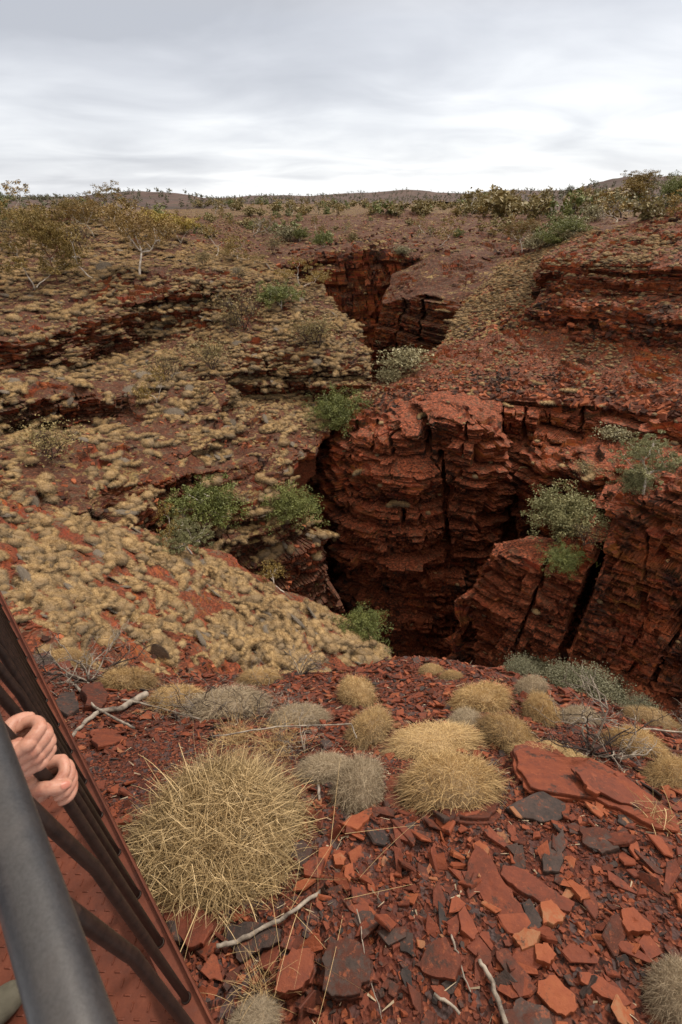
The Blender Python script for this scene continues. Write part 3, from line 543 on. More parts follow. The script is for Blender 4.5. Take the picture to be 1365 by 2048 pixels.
near_rows = [
    [(-600, 1300, -4.5), (0, 1320, -4.35), (150, 1335, -4.3), (300, 1345, -4.3), (450, 1345, -4.25), (600, 1340, -4.2), (700, 1328, -4.15), (780, 1308, -4.05), (850, 1306, -4.0), (950, 1324, -3.95), (1050, 1338, -3.9), (1150, 1362, -3.85), (1230, 1395, -3.8), (1300, 1425, -3.75), (1365, 1452, -3.7), (1800, 1600, -3.4)],
    [(-600, 1400, -3.9), (0, 1400, -3.75), (300, 1410, -3.6), (600, 1410, -3.52), (800, 1400, -3.48), (1000, 1415, -3.4), (1200, 1460, -3.3), (1365, 1510, -3.2), (1800, 1660, -3.0)],
    [(-600, 1500, -3.2), (0, 1500, -3.1), (300, 1500, -3.0), (600, 1500, -2.95), (800, 1500, -2.95), (1000, 1505, -2.87), (1200, 1540, -2.8), (1365, 1580, -2.78), (1800, 1700, -2.7)],
    [(-600, 1640, -2.62), (0, 1640, -2.57), (300, 1640, -2.55), (600, 1640, -2.5), (1000, 1640, -2.45), (1365, 1670, -2.45), (1800, 1760, -2.5)],
    [(-600, 1850, -2.35), (300, 1850, -2.3), (700, 1850, -2.25), (1365, 1850, -2.25), (1800, 1900, -2.3)],
    [(-600, 2120, -2.25), (700, 2120, -2.15), (1800, 2120, -2.2)],
    [(-600, 2450, -2.2), (700, 2450, -2.1), (1800, 2450, -2.2)], [(-900, 3300, -2.2), (2000, 3300, -2.2)]]
patch('rocky_ground', near_rows, 'near_soil', step=3.0, zmode=True, big=(.06, .8), rough=.018, rsc=.12, terr=.35, terth=.12, sm=(7, 7), skirts=[('top', [(.25, -.35), (.8, -1.6), (1.8, -5), (4, -22), (5, -48)])], seed=30, flat=False)
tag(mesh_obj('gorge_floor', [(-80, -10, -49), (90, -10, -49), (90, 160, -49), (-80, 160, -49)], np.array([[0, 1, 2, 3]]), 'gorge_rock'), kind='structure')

# ------------------------------------------------------------------ lookups on the terrain
_pts = np.concatenate([g.reshape(-1, 3) for L_ in PATCH.values() for g, n in L_]); _nrm = np.concatenate([n.reshape(-1, 3) for L_ in PATCH.values() for g, n in L_])
_px, _py, _pf = proj(_pts); _pd = np.linalg.norm(_pts, axis=1)
CELL = 6; _cw, _ch = 1365 // CELL + 140, 2048 // CELL + 80
_ci = np.clip(((_px + 400) / CELL).astype(int), 0, _cw - 1); _cj = np.clip((_py / CELL).astype(int), 0, _ch - 1)
_ok = (_pf > 0) & (_px > -400) & (_py > 0); ZB = np.full((_cw, _ch), 1e9); np.minimum.at(ZB, (_ci[_ok], _cj[_ok]), _pd[_ok])
def visible(P, tol=1.05, add=.15):
    px, py, f = proj(P); d = np.linalg.norm(P, axis=-1); i = np.clip(((px + 400) / CELL).astype(int), 0, _cw - 1); j = np.clip((py / CELL).astype(int), 0, _ch - 1)
    return (f > 0) & (px > -30) & (px < 1395) & (py < 2078) & (d < ZB[i, j] * tol + add)
def ground(px, py, far=False):
    d = np.hypot(_px - px, _py - py); d[_pf < 0] = 1e9; m = d < 5
    if not m.any(): m = d < d.min() + 3
    idx = np.where(m)[0]; k = idx[np.argmax(_pd[idx]) if far else np.argmin(_pd[idx])]; return _pts[k].copy(), _nrm[k].copy()
def sample(name, n, seed=0, wt=None):
    rng = np.random.default_rng(seed); Ps, Ns, Ws = [], [], []
    for G, N in PATCH[name]:
        a = np.linalg.norm(np.cross(G[1:, :-1] - G[:-1, :-1], G[:-1, 1:] - G[:-1, :-1]), axis=2); w = a.copy()
        c = (G[1:, :-1] + G[:-1, 1:]) / 2; nn2 = N[:-1, :-1]
        if wt is not None: w = w * wt(c.reshape(-1, 3), nn2.reshape(-1, 3)).reshape(w.shape)
        Ps.append(c.reshape(-1, 3)); Ns.append(nn2.reshape(-1, 3)); Ws.append(w.ravel())
    P_, N_, W_ = map(np.concatenate, (Ps, Ns, Ws)); W_ = W_ / W_.sum()
    k = rng.choice(len(P_), n, p=W_); return P_[k] + rng.normal(0, .004, (n, 3)) * np.linalg.norm(P_[k], axis=1)[:, None] * .15, N_[k]

# ------------------------------------------------------------------ plant and stone geometry
def blades(S, D, Ln, Wd, bend, seg=3, rng=RNG, tint=None, cross=None):
    """thin ribbons: start S, direction D, length Ln, width Wd, droop bend"""
    n = len(S); t = np.linspace(0, 1, seg + 1)[None, :, None]
    D = D / (np.linalg.norm(D, axis=1)[:, None] + 1e-9)
    cv = rng.normal(0, 1, (n, 3)); cv -= (cv * D).sum(1)[:, None] * D; cv /= np.linalg.norm(cv, axis=1)[:, None] + 1e-9
    Pm = S[:, None] + D[:, None] * (t * Ln[:, None, None]) + (cv * .35 * bend[:, None] + np.array([0, 0, -1.]) * bend[:, None])[:, None] * (t ** 2 * Ln[:, None, None])
    sd_ = np.cross(D, rng.normal(0, 1, (n, 3))); sd_ /= np.linalg.norm(sd_, axis=1)[:, None] + 1e-9
    w = (1 - .65 * t) * Wd[:, None, None] * .5
    V = np.stack([Pm - sd_[:, None] * w, Pm + sd_[:, None] * w], 2)           # n, seg+1, 2, 3
    V = V.reshape(-1, 3); b = (np.arange(n) * (seg + 1) * 2)[:, None]; k = np.arange(seg)[None] * 2
    Fq = np.stack([b + k, b + k + 1, b + k + 3, b + k + 2], -1).reshape(-1, 4)
    T = np.repeat(rng.random(n) if tint is None else tint, (seg + 1) * 2)
    return V, Fq, T
def rdir(n, rng, up=0.):
    d = rng.normal(0, 1, (n, 3)); d[:, 2] = np.abs(d[:, 2]) * (1 if up >= 0 else 1) + up; return d / np.linalg.norm(d, axis=1)[:, None]
def dome(rng, nu=14, nv=6, h=.62, rough=.12, seed=0):
    """lumpy cushion of unit radius"""
    V, F = [], []
    for i in range(nv + 1):
        a = i / nv * math.pi * .53
        for j in range(nu):
            p = 2 * math.pi * j / nu; V.append((math.sin(a) * math.cos(p), math.sin(a) * math.sin(p), math.cos(a)))
    V = np.array(V); r = 1 + rough * 2 * fbm(V, .6, 3, seed); V = V * r[:, None] * [.92, .92, h]
    for i in range(nv):
        for j in range(nu): F.append((i * nu + j, (i + 1) * nu + j, (i + 1) * nu + (j + 1) % nu, i * nu + (j + 1) % nu))
    return V, np.array(F)

def spinifex_mesh(seed, nb=900, blade=.32, w=.022, h=.62, core=True, messy=.5, ring=0., seg=2, lift=.35, base_t=.06):
    rng = np.random.default_rng(seed); g = Geo()
    if core:
        V, Fq = dome(rng, 20, 8, h, .14, seed); V *= .90
        z = V[:, 2] / h; g.add(V, Fq, np.clip(.0 + .38 * z, 0, 1))  # core darkens downward: shade painted in, along with the dead grey base
    d = rdir(nb, rng, 0.); d[:, 2] *= 1.0; a = rng.random(nb) * 2 * math.pi; e = np.arccos(rng.random(nb) * 1.0)
    d = np.stack([np.sin(e) * np.cos(a), np.sin(e) * np.sin(a), np.cos(e)], 1)
    rr = (.70 + .25 * rng.random(nb)) * (1 + .28 * fbm(d, .6, 3, seed))
    S = d * rr[:, None] * [.92, .92, h]
    D = d * 1.0 + rng.normal(0, messy, (nb, 3)) + [0, 0, lift]
    Ln = blade * (.5 + rng.random(nb)); Wd = np.full(nb, w) * (.7 + .6 * rng.random(nb))
    T = np.clip(base_t + .66 * d[:, 2] + rng.normal(0, .15, nb), 0, 1)  # blade tint paints bright tops and shade beneath, over dead grey bases
    V, Fq, T = blades(S, D, Ln, Wd, .25 + .3 * rng.random(nb), seg, rng, T); g.add(V, Fq, T); return g

def rock_geo(rng, flat=.3, n=7, pts=None, rag=.12, lay=0):
    """angular plate: irregular polygon with a chipped bevelled edge; unit radius in x"""
    g = Geo()
    if pts is None:
        a = np.sort(rng.random(n) * 2 * math.pi * .35 + np.arange(n) * 2 * math.pi / n); r = .65 + .45 * rng.random(n)
        P2 = np.stack([np.cos(a) * r, np.sin(a) * r * rng.uniform(.55, .95)], 1)
    else:
        P2 = np.asarray(pts, float); n = len(P2)
    ce = P2.mean(0); c1 = ce + rng.normal(0, .05, 2)
    sh1 = rng.uniform(.82, .95, n)[:, None]; sh2 = rng.uniform(.86, .99, n)[:, None]
    z0 = -flat * (.5 + rng.uniform(-.15, .15, n)); z1 = flat * (.5 + rng.uniform(-.12, .12, n)); sl = rng.normal(0, flat * .22, 2)
    z1 = z1 + (P2 - ce) @ sl
    B = np.c_[ce + (P2 - ce) * sh1, z0]; M = np.c_[P2, z1 - flat * .28 - np.abs(rng.normal(0, flat * .1, n))]; T_ = np.c_[ce + (P2 - ce) * sh2, z1]
    V = np.vstack([B, M, T_, [*ce, -flat * .5], [*c1, float(z1.mean()) + rng.normal(0, flat * .06)]]); i = np.arange(n); j = (i + 1) % n
    F4 = np.vstack([np.stack([i, j, n + j, n + i], 1), np.stack([n + i, n + j, 2 * n + j, 2 * n + i], 1)])
    F3 = np.vstack([np.stack([2 * n + i, 2 * n + j, np.full(n, 3 * n + 1)], 1), np.stack([j, i, np.full(n, 3 * n)], 1)])
    g.add2(V, F3, F4, .5); return g
def frame(N, spin, tilt, rng):
    """rotation matrix: z along N tilted at random, spun"""
    N = N / np.linalg.norm(N); N = N + rng.normal(0, tilt, 3); N /= np.linalg.norm(N)
    x = np.array([math.cos(spin), math.sin(spin), 0]); x = x - (x @ N) * N; x /= np.linalg.norm(x); return np.stack([x, np.cross(N, x), N], 1)
def merged_rocks(name, Ps, Ns, sizes, seed, mat, flat=(.15, .5), tilt=.25, tints=None, kind='stuff', label=None, cat=None, sink=.1, nv=(5, 8)):
    rng = np.random.default_rng(seed); protos = []
    for k in range(16):
        g = rock_geo(rng, rng.uniform(*flat), int(rng.integers(*nv))); protos.append((np.concatenate(g.V), np.concatenate(g.F3), np.concatenate(g.F4)))
    G = Geo(); tt = rng.random(len(Ps)) if tints is None else tints
    for i, (p, n, s) in enumerate(zip(Ps, Ns, sizes)):
        V, F3, F4 = protos[i % 16]; Rm = frame(n, rng.random() * 6.28, tilt, rng)
        G.add2((V * s) @ Rm.T + p + n * s * sink, F3, F4, tt[i])
    o = G.build(name, mat); tag(o, label, cat, None, kind); return o

# ------------------------------------------------------------------ loose rubble on the slopes (uncountable)
for nm, n, s0, s1, seed, wt in (('rocky_slope', 3600, .10, .55, 51, None), ('right_plateau', 2600, .12, .6, 52, lambda P, N: (N[:, 2] > .45) + .1), ('left_slope', 3200, .08, .42, 53, lambda P, N: (P[:, 2] > -24) * 1.),
                         ('rock_pillar', 900, .08, .38, 54, lambda P, N: (N[:, 2] > .5) + .01), ('right_block', 600, .08, .35, 55, lambda P, N: (N[:, 2] > .5) + .02), ('recess_wall', 800, .1, .4, 56, lambda P, N: (N[:, 2] > .55) + .01),
                         ('apron_slope', 2600, .03, .14, 57, None), ('red_hillside', 2200, .2, .9, 58, lambda P, N: (N[:, 1] ** 2 < .8) * 1. / (1 + (P[:, 1] / 120) ** 2)), ('straw_hillside', 1200, .12, .5, 59, None)):
    P_, N_ = sample(nm, n, seed, wt); rr = np.random.default_rng(seed).random(n)
    merged_rocks('rubble', P_, N_, s0 + (s1 - s0) * rr ** 3.2, seed, 'rubble', (.25, .7), .22, label=None)

# broken ironstone plates standing out of the beds of the steep walls
for nm, n, s0, s1, seed, zlo in (('rock_pillar', 1500, .10, .8, 81, -40), ('right_block', 1300, .07, .55, 82, -34), ('recess_wall', 800, .12, .7, 83, -33), ('gorge_buttress', 500, .25, 1.1, 84, -40), ('left_slope', 3400, .10, .6, 85, -30), ('right_plateau', 2200, .15, .85, 86, -30), ('red_hillside', 900, .3, 1.3, 87, -40)):
    P_, N_ = sample(nm, n, seed, lambda P, N, z=zlo: ((N[:, 2] < .62) & (P[:, 2] > z)) * 1.); r_ = np.random.default_rng(seed)
    H_ = N_ * [1, 1, 0]; H_ /= np.linalg.norm(H_, axis=1)[:, None] + 1e-6; sz_ = s0 + (s1 - s0) * r_.random(n) ** 2.6
    merged_rocks('rock_plates', P_ + H_ * sz_[:, None] * -.35, np.tile([0, 0, 1.], (n, 1)), sz_, seed, 'rubble', (.22, .6), .07, np.clip(r_.normal(.42, .27, n), 0, 1), sink=0)

# ------------------------------------------------------------------ spinifex hummocks
GRP = {'left_slope': ('straw-coloured spinifex hummock on the rocky left slope above the gully', 'spinifex hummocks on the left slope'),
       'apron_slope': ('small pale spinifex hummock among many on the steep slope below the gully trees', 'spinifex hummocks on the apron slope'),
       'rocky_ground': ('spinifex hummock on the near red ground', 'near spinifex')}
def ridge_mesh(seed, nd, nb=2600):
    """a living crescent: several cushions grown together along an arc, unit half-length"""
    rng = np.random.default_rng(seed); g = Geo(); t_ = np.linspace(-1, 1, nd); rr = (.40 - .15 * t_ ** 2) * rng.uniform(.85, 1.12, nd)
    C_ = np.stack([t_ * .8, -.42 * t_ ** 2 + .1 * rng.normal(0, 1, nd) * .5, t_ * 0], 1)
    for c, r in zip(C_, rr):
        V, Fq = dome(rng, 14, 6, .72, .16, int(rng.integers(0, 999))); g.add(V * r * .82 + c, Fq, np.clip(.0 + .42 * V[:, 2] / .72, 0, 1))  # each cushion core painted darker low down, as shade and dead grey
    k = rng.integers(0, nd, nb); a = rng.random(nb) * 6.283; e = np.arccos(rng.random(nb)); d = np.stack([np.sin(e) * np.cos(a), np.sin(e) * np.sin(a), np.cos(e)], 1)
    S = C_[k] + d * rr[k][:, None] * (.72 + .2 * rng.random(nb))[:, None] * [1, 1, .72] * (1 + .25 * fbm(d, .6, 2, seed))[:, None]
    V, Fq, T = blades(S, d + rng.normal(0, .5, (nb, 3)) + [0, 0, .35], rr[k] * .46 * (.5 + rng.random(nb)), np.full(nb, .012), .25 + .3 * rng.random(nb), 2, rng, np.clip(.04 + .70 * d[:, 2] + rng.normal(0, .16, nb), 0, 1)); g.add(V, Fq, T); return g  # blades painted light on top, shaded and dead grey below
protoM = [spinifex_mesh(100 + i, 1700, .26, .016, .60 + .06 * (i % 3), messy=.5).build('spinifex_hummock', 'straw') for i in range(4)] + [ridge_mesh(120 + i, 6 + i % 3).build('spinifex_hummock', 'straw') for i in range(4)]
protoS = [o.data for o in protoM]; NP = len(protoS)
for o in protoM: bpy.data.objects.remove(o)
def clump_field(P, seed, sc, thr):
    f = fbm(P, sc, 4, seed, .55); return np.clip((f - thr) * 6, 0, 1)
cand = []
def veg_left(P, N):
    px, py, f = proj(P)
    return np.clip((N[:, 2] - .38) * 5, 0.0, 1) * (.28 + clump_field(P, 71, 2.4, -.06)) * np.where(P[:, 1] > 40, 1.5, 1.) * (P[:, 2] > -25)
def veg_apron(P, N): return (.05 + clump_field(P * [1, 1, .5], 72, 1.0, .0)) * (N[:, 2] > .2)
litter = []
for nm, n, r0, r1, seed, wt in (('left_slope', 3100, .22, .56, 61, veg_left), ('apron_slope', 900, .16, .36, 62, veg_apron)):
    P0_, N0_ = sample(nm, n, seed, wt); rng = np.random.default_rng(seed); tree_px = proj(P0_)
    Ps_, Ns_, Rs_ = [], [], []
    for p_, n_ in zip(P0_, N0_):
        n_ = n_ / np.linalg.norm(n_); tg = np.cross(n_, [0, 0, 1.]); tg /= np.linalg.norm(tg) + 1e-9; dn = np.cross(n_, tg)
        if dn[2] > 0: dn = -dn
        r_ = r0 + (r1 - r0) * rng.random() ** 1.4; k_ = int(rng.integers(2, 8 if nm == 'apron_slope' else 6))
        if nm == 'apron_slope': r_ *= np.clip(np.linalg.norm(p_) / 19, .6, 1.1)
        rot_ = rng.normal(0, .45); t2 = tg * math.cos(rot_) + dn * math.sin(rot_); d2 = -tg * math.sin(rot_) + dn * math.cos(rot_)
        for q_ in range(k_):
            u_ = (q_ - (k_ - 1) / 2) * r_ * rng.uniform(.85, 1.2); Ps_.append(p_ + t2 * u_ - d2 * (u_ * u_) / (r_ * 7 + .3) + n_ * .0); Ns_.append(n_); Rs_.append(r_ * rng.uniform(.75, 1.15) * (1 - .07 * abs(q_ - (k_ - 1) / 2)))
        if rng.random() < .4: litter.append((p_ - d2 * r_ * 1.1, n_, r_ * rng.uniform(1.0, 2.0), t2))
    P_, N_, rad = np.array(Ps_), np.array(Ns_), np.array(Rs_)
    # thin out those that sit on one another
    order = np.argsort(-rad); cell = {}; keep = []
    for i in order:
        c = tuple(np.floor(P_[i] / .8).astype(int)); okk = True
        for dx in (-1, 0, 1):
            for dy in (-1, 0, 1):
                for dz in (-1, 0, 1):
                    for q in cell.get((c[0] + dx, c[1] + dy, c[2] + dz), ()):
                        if np.linalg.norm(P_[i] - P_[q]) < .50 * (rad[i] + rad[q]): okk = False; break
                    if not okk: break
                if not okk: break
            if not okk: break
        if okk: cell.setdefault(c, []).append(i); keep.append(i)
    for i in keep: cand.append((nm, P_[i], N_[i], rad[i]))
vis = visible(np.array([c[1] for c in cand]) + [0, 0, .3]); app = np.array([c[3] / np.linalg.norm(c[1]) for c in cand]) * vis
order = np.argsort(-app); indiv = set(order[:262].tolist())
rng = np.random.default_rng(9)
from mathutils import Matrix
INST = []                                   # (position, matrix, scale, prototype) of the uncounted cover
def mat_euler(Rm):
    return np.array(Matrix([[float(v) for v in r] for r in Rm]).to_euler())
SRC = {}
for i, (nm, p, n, r) in enumerate(cand):
    up_ = np.array([0, 0, 1.]) * .65 + n * .35; k = int(rng.integers(0, NP)); tg = np.cross(n, [0, 0, 1.]); sp_ = math.atan2(tg[1], tg[0]) + rng.normal(0, .55) if k >= 4 else rng.random() * 6.28
    Rm = frame(up_, sp_, .06, rng); el = rng.uniform(.9, 1.4); hz = rng.uniform(.85, 1.25); rs = r * (1.7 if k >= 4 else 1.0); sc = np.array([rs * el, rs, rs * hz])
    if i in indiv:
        o = bpy.data.objects.new('spinifex_hummock', protoS[k]); C.collection.objects.link(o); SRC.setdefault(k, o)
        Sm = Rm @ np.diag(sc); o.matrix_world = Matrix([[*Sm[q], p[q]] for q in range(3)] + [[0, 0, 0, 1]])
        tag(o, GRP[nm][0], 'grass tussock', GRP[nm][1])
    else: INST.append((p, mat_euler(Rm), sc, k))
def tuft(px, py, wpx, hz, label, k=0):
    p, n = ground(px, py); D = abs(p[1] * CP - p[2] * SP); r = wpx * D / F * .38; o = bpy.data.objects.new('spinifex_hummock', protoS[4 + k % 4]); C.collection.objects.link(o)
    o.location = p; o.scale = (r, r * .8, r * hz); o.rotation_euler = (0, 0, .4 * k); tag(o, label, 'grass tussock')
for k, (x, y, w, hz, lb) in enumerate(((792, 1012, 60, 1.5, 'straw tuft on the middle ledge of the central rock pillar'), (718, 942, 44, 1.6, 'straw tuft on the left shoulder of the central rock pillar'), 
        (840, 828, 44, 1.2, 'grey-straw tuft in the notch at the top of the rock pillar'), 
        (945, 782, 44, 1., 'leftmost straw hummock of the row on the rocky slope above the pillar'), (980, 784, 34, 1., 'second straw hummock of the row on the rocky slope above the pillar'), (1012, 805, 44, .7, 'flat straw hummock on the rim right of the pillar top'), (1075, 765, 48, .9, 'pale double hummock in the middle of the rocky slope'),
        (1085, 790, 40, .8, 'straw hummock just below the pale double hummock'), (1150, 778, 70, .7, 'wide khaki hummock at the right of the rocky slope'), (1105, 808, 66, .7, 'broad straw hummock on the rim above the recess'), (1210, 806, 44, .7, 'straw hummock on the rim further right above the recess'), (1180, 945, 80, .6, 'long straw hummock on the shaded ledge of the recess'),
        (1130, 1118, 60, .9, 'round grey-green hummock at the foot of the blue-green tree'), (905, 640, 50, .7, 'bright straw patch on the shoulder of the far buttress'), (885, 620, 44, .7, 'straw patch at the brow of the far buttress'), (850, 1332, 1, 1., ''))): 
    if lb: tuft(x, y, w, hz, lb, k)
# distant ground cover on the other slopes
for nm, n, r0, r1, seed, wt in (('right_plateau', 5200, .15, .36, 63, lambda P, N: np.clip((N[:, 2] - .55) * 4, .02, 1) * (.2 + clump_field(P, 73, 5, -.1)) * np.where(P[:, 2] > -6.5, 4, .7)),
                            ('left_slope', 7200, .13, .36, 70, lambda P, N: np.clip((N[:, 2] - .42) * 5, 0, 1) * np.where(P[:, 0] > -18, 2.6, .15 + clump_field(P, 79, 5, -.1)) * (P[:, 1] > 42) * (P[:, 2] > -22)),
                            ('straw_hillside', 4600, .14, .36, 64, lambda P, N: (N[:, 2] > .3) * (.3 + clump_field(P, 74, 4, -.1))),
                            ('rocky_slope', 1500, .10, .28, 65, lambda P, N: .1 + clump_field(P, 75, 3, .05)), ('recess_wall', 200, .15, .35, 66, lambda P, N: (N[:, 2] > .6) + .002),
                            ('rock_pillar', 60, .15, .32, 67, lambda P, N: (N[:, 2] > .7) + .0), ('right_block', 50, .12, .26, 68, lambda P, N: (N[:, 2] > .7) * 1.),
                            ('red_hillside', 7500, .2, .5, 69, lambda P, N: (N[:, 2] > .5) * (.25 + clump_field(P, 76, 12, 0.)) / (1 + (P[:, 1] / 110) ** 2))):
    P_, N_ = sample(nm, n, seed, wt)
    for i in range(n):
        r = r0 + (r1 - r0) * rng.random() ** 1.6; INST.append((P_[i], np.array([rng.normal(0, .08), rng.normal(0, .08), rng.random() * 6.28]), np.array([r * rng.uniform(.9, 1.4), r, r * rng.uniform(.85, 1.15)]), int(rng.integers(0, NP))))
for p, n, r, t2 in litter: pass
def cover_object(items, name, SRC=SRC):
    me = bpy.data.meshes.new(name); me.vertices.add(len(items)); me.vertices.foreach_set('co', np.array([i_[0] for i_ in items], np.float32).ravel())
    for an, q in (('rot', 1), ('scl', 2)):
        a = me.attributes.new(an, 'FLOAT_VECTOR', 'POINT'); a.data.foreach_set('vector', np.array([i_[q] for i_ in items], np.float32).ravel())
    a = me.attributes.new('var', 'INT', 'POINT'); a.data.foreach_set('value', np.array([i_[3] for i_ in items], np.int32)); o = bpy.data.objects.new(name, me); C.collection.objects.link(o)
    ng = bpy.data.node_groups.new(name, 'GeometryNodeTree'); ng.interface.new_socket('Geometry', in_out='INPUT', socket_type='NodeSocketGeometry'); ng.interface.new_socket('Geometry', in_out='OUTPUT', socket_type='NodeSocketGeometry')
    N, L = ng.nodes, ng.links; gi, go, jn = N.new('NodeGroupInput'), N.new('NodeGroupOutput'), N.new('GeometryNodeJoinGeometry')
    def na(nm_, ty):
        n_ = N.new('GeometryNodeInputNamedAttribute'); n_.data_type = ty; n_.inputs['Name'].default_value = nm_; return n_.outputs['Attribute']
    rot, scl, var = na('rot', 'FLOAT_VECTOR'), na('scl', 'FLOAT_VECTOR'), na('var', 'INT')
    for k in sorted(SRC):
        oi = N.new('GeometryNodeObjectInfo'); oi.transform_space = 'ORIGINAL'; oi.inputs['Object'].default_value = SRC[k]; oi.inputs['As Instance'].default_value = True
        cm = N.new('FunctionNodeCompare'); cm.data_type = 'INT'; cm.operation = 'EQUAL'; ii = [s_ for s_ in cm.inputs if s_.enabled and s_.type == 'INT']; L.new(var, ii[0]); ii[1].default_value = k
        ip = N.new('GeometryNodeInstanceOnPoints'); L.new(gi.outputs[0], ip.inputs['Points']); L.new(cm.outputs[0], ip.inputs['Selection']); L.new(oi.outputs['Geometry'], ip.inputs['Instance'])
        e2r = N.new('FunctionNodeEulerToRotation'); L.new(rot, e2r.inputs[0]); L.new(e2r.outputs[0], ip.inputs['Rotation']); L.new(scl, ip.inputs['Scale']); L.new(ip.outputs[0], jn.inputs[0])
    L.new(jn.outputs[0], go.inputs[0]); md = o.modifiers.new('scatter', 'NODES'); md.node_group = ng; tag(o, kind='stuff'); return o
cover_object(INST, 'spinifex_cover')

# ------------------------------------------------------------------ trees and shrubs
def tree_geo(seed, h=5., trunk_r=.10, lean=(0., 0.), forks=3, levels=3, spread=.75, leaves=2600, leaf=.16, crown_r=.55, first=.35, nstem=1, droop=.0, flatten=.7, tw=1.0, aspect=1.8, dead=False):
    """returns (wood Geo, leaf Geo). Recursive limbs, leaf faces in clumps round the limb ends."""
    rng = np.random.default_rng(seed); gw, gl = Geo(), Geo(); tips = []
    def limb(p, d, L, r, lv):
        k = 5; pts = [p]; dd = d.copy()
        for i in range(k):
            dd = dd + rng.normal(0, .17 * tw, 3) + [0, 0, .04 if lv else .02]; dd /= np.linalg.norm(dd); pts.append(pts[-1] + dd * L / k)
        rad = np.linspace(r, r * .58, k + 1); gw.tube(pts, rad, 7 if lv == 0 else (5 if lv < 3 else 4), rng.random())
        if lv >= levels: tips.append((pts[-1], dd)); tips.append((pts[-3], dd)); return
        if lv >= levels - 1: tips.append((pts[-1], dd))
        nf = forks + (rng.random() < .4)
        for i in range(int(nf)):
            a = 2 * math.pi * (i + rng.random() * .6) / nf; side = np.array([math.cos(a), math.sin(a), .15 * rng.normal()])
            nd = dd * (1 - spread * .45) + side * spread; nd[2] = nd[2] * (1 - droop) + .18; nd /= np.linalg.norm(nd)
            st = pts[-1] if i < 2 or lv == 0 else pts[-2 - int(rng.integers(0, 2))]
            limb(st, nd, L * rng.uniform(.62, .85), r * rng.uniform(.5, .62), lv + 1)
    for s_ in range(nstem):
        a = 2 * math.pi * s_ / nstem + rng.random(); ls = (0 if nstem == 1 else .45)
        d0 = np.array([lean[0] + ls * math.cos(a), lean[1] + ls * math.sin(a), 1.]); d0 /= np.linalg.norm(d0)
        limb(np.array([0, 0, -.15]), d0, h * first, trunk_r * (1 if nstem == 1 else .65), 0)
    if leaves and tips:
        T = np.array([t_[0] for t_ in tips]); cr = crown_r * h * .3; nsub = 3
        # several clumps round each limb end
        Cn = (T[:, None] + rng.normal(0, cr * .55, (len(T), nsub, 3)) * [1, 1, flatten]).reshape(-1, 3); ct = rng.random(len(Cn)); csz = rng.uniform(.35, .8, len(Cn)) * cr * .55
        k = rng.integers(0, len(Cn), leaves); off = rng.normal(0, 1, (leaves, 3)); off /= np.linalg.norm(off, axis=1)[:, None]; off *= (rng.random(leaves) ** .45)[:, None]
        P = Cn[k] + off * csz[k][:, None] * [1, 1, flatten]
        D = rng.normal(0, 1, (leaves, 3)) + [0, 0, -.3]; D /= np.linalg.norm(D, axis=1)[:, None]; Sd = np.cross(D, rng.normal(0, 1, (leaves, 3))); Sd /= np.linalg.norm(Sd, axis=1)[:, None]
        L = leaf * (.6 + .8 * rng.random(leaves))[:, None]; w = L / aspect
        V = np.stack([P, P + D * L * .5 + Sd * w * .5, P + D * L, P + D * L * .5 - Sd * w * .5], 1).reshape(-1, 3); F_ = np.arange(leaves * 4).reshape(-1, 4)
        gl.add(V, F_, np.repeat(np.clip(.15 + .55 * ct[k] + .25 * rng.random(leaves), 0, 1), 4))
    return gw, gl
def make_plant(name, cat, wood_m, leaf_m, **kw):
    gw, gl = tree_geo(**kw); root = empty(name); gw.build('trunk' if 'tree' in name or 'gum' in name else 'stem', wood_m, root, True)
    if gl.n: gl.build('crown' if 'tree' in name or 'gum' in name else 'foliage', leaf_m, root)
    root['category'] = cat; allp = np.concatenate(gw.V + gl.V) if gl.n else np.concatenate(gw.V)
    root_h = allp[:, 2].max(); root_w = np.percentile(np.hypot(allp[:, 0], allp[:, 1]), 97) * 2; PROT.append(root); DIM[root.name] = (root_h, root_w); return root
PROT, DIM, USED = [], {}, set()
def plant(proto, px, py, hpx, label, group=None, rz=None, wide=1., lean=0., far=False, sink=.0):
    p, n = ground(px, py, far); D = abs(p[1] * CP - p[2] * SP); s = hpx * D / F / DIM[proto.name][0] / math.cos(math.atan2(-p[2], math.hypot(p[0], p[1])) * .85)
    if proto.name in USED: o = copy_tree(proto)
    else: o = proto; USED.add(proto.name)
    o.location = p - np.array([0, 0, sink]); o.scale = (s * wide, s * wide, s); o.rotation_euler = (0, lean, rz if rz is not None else random.random() * 6.28)
    o['label'] = label
    if group: o['group'] = group
    return o
gumA = make_plant('gum_tree', 'tree', 'bark_white', 'leaf_brown', seed=1, h=5, trunk_r=.13, lean=(-.18, 0), forks=3, levels=3, spread=.8, leaves=9500, leaf=.16, crown_r=.85, flatten=.5, tw=1.2, first=.52)
gumB = make_plant('gum_tree', 'tree', 'bark_white', 'leaf_olive', seed=2, h=4, trunk_r=.10, lean=(.1, .1), forks=2, levels=3, spread=.8, leaves=5500, leaf=.15, crown_r=.85, flatten=.55, nstem=2, tw=1.3, first=.5)
gumC = make_plant('gum_tree', 'tree', 'bark_white', 'leaf_olive', seed=3, h=4, trunk_r=.08, lean=(.15, 0), forks=2, levels=3, spread=.6, leaves=1300, leaf=.16, crown_r=.6, flatten=.8, tw=1.4, first=.42)
gumD = make_plant('gum_tree', 'tree', 'bark_red', 'leaf_olive', seed=4, h=5, trunk_r=.10, lean=(-.1, 0), forks=3, levels=3, spread=.75, leaves=10500, leaf=.17, crown_r=.95, flatten=.5, first=.5)
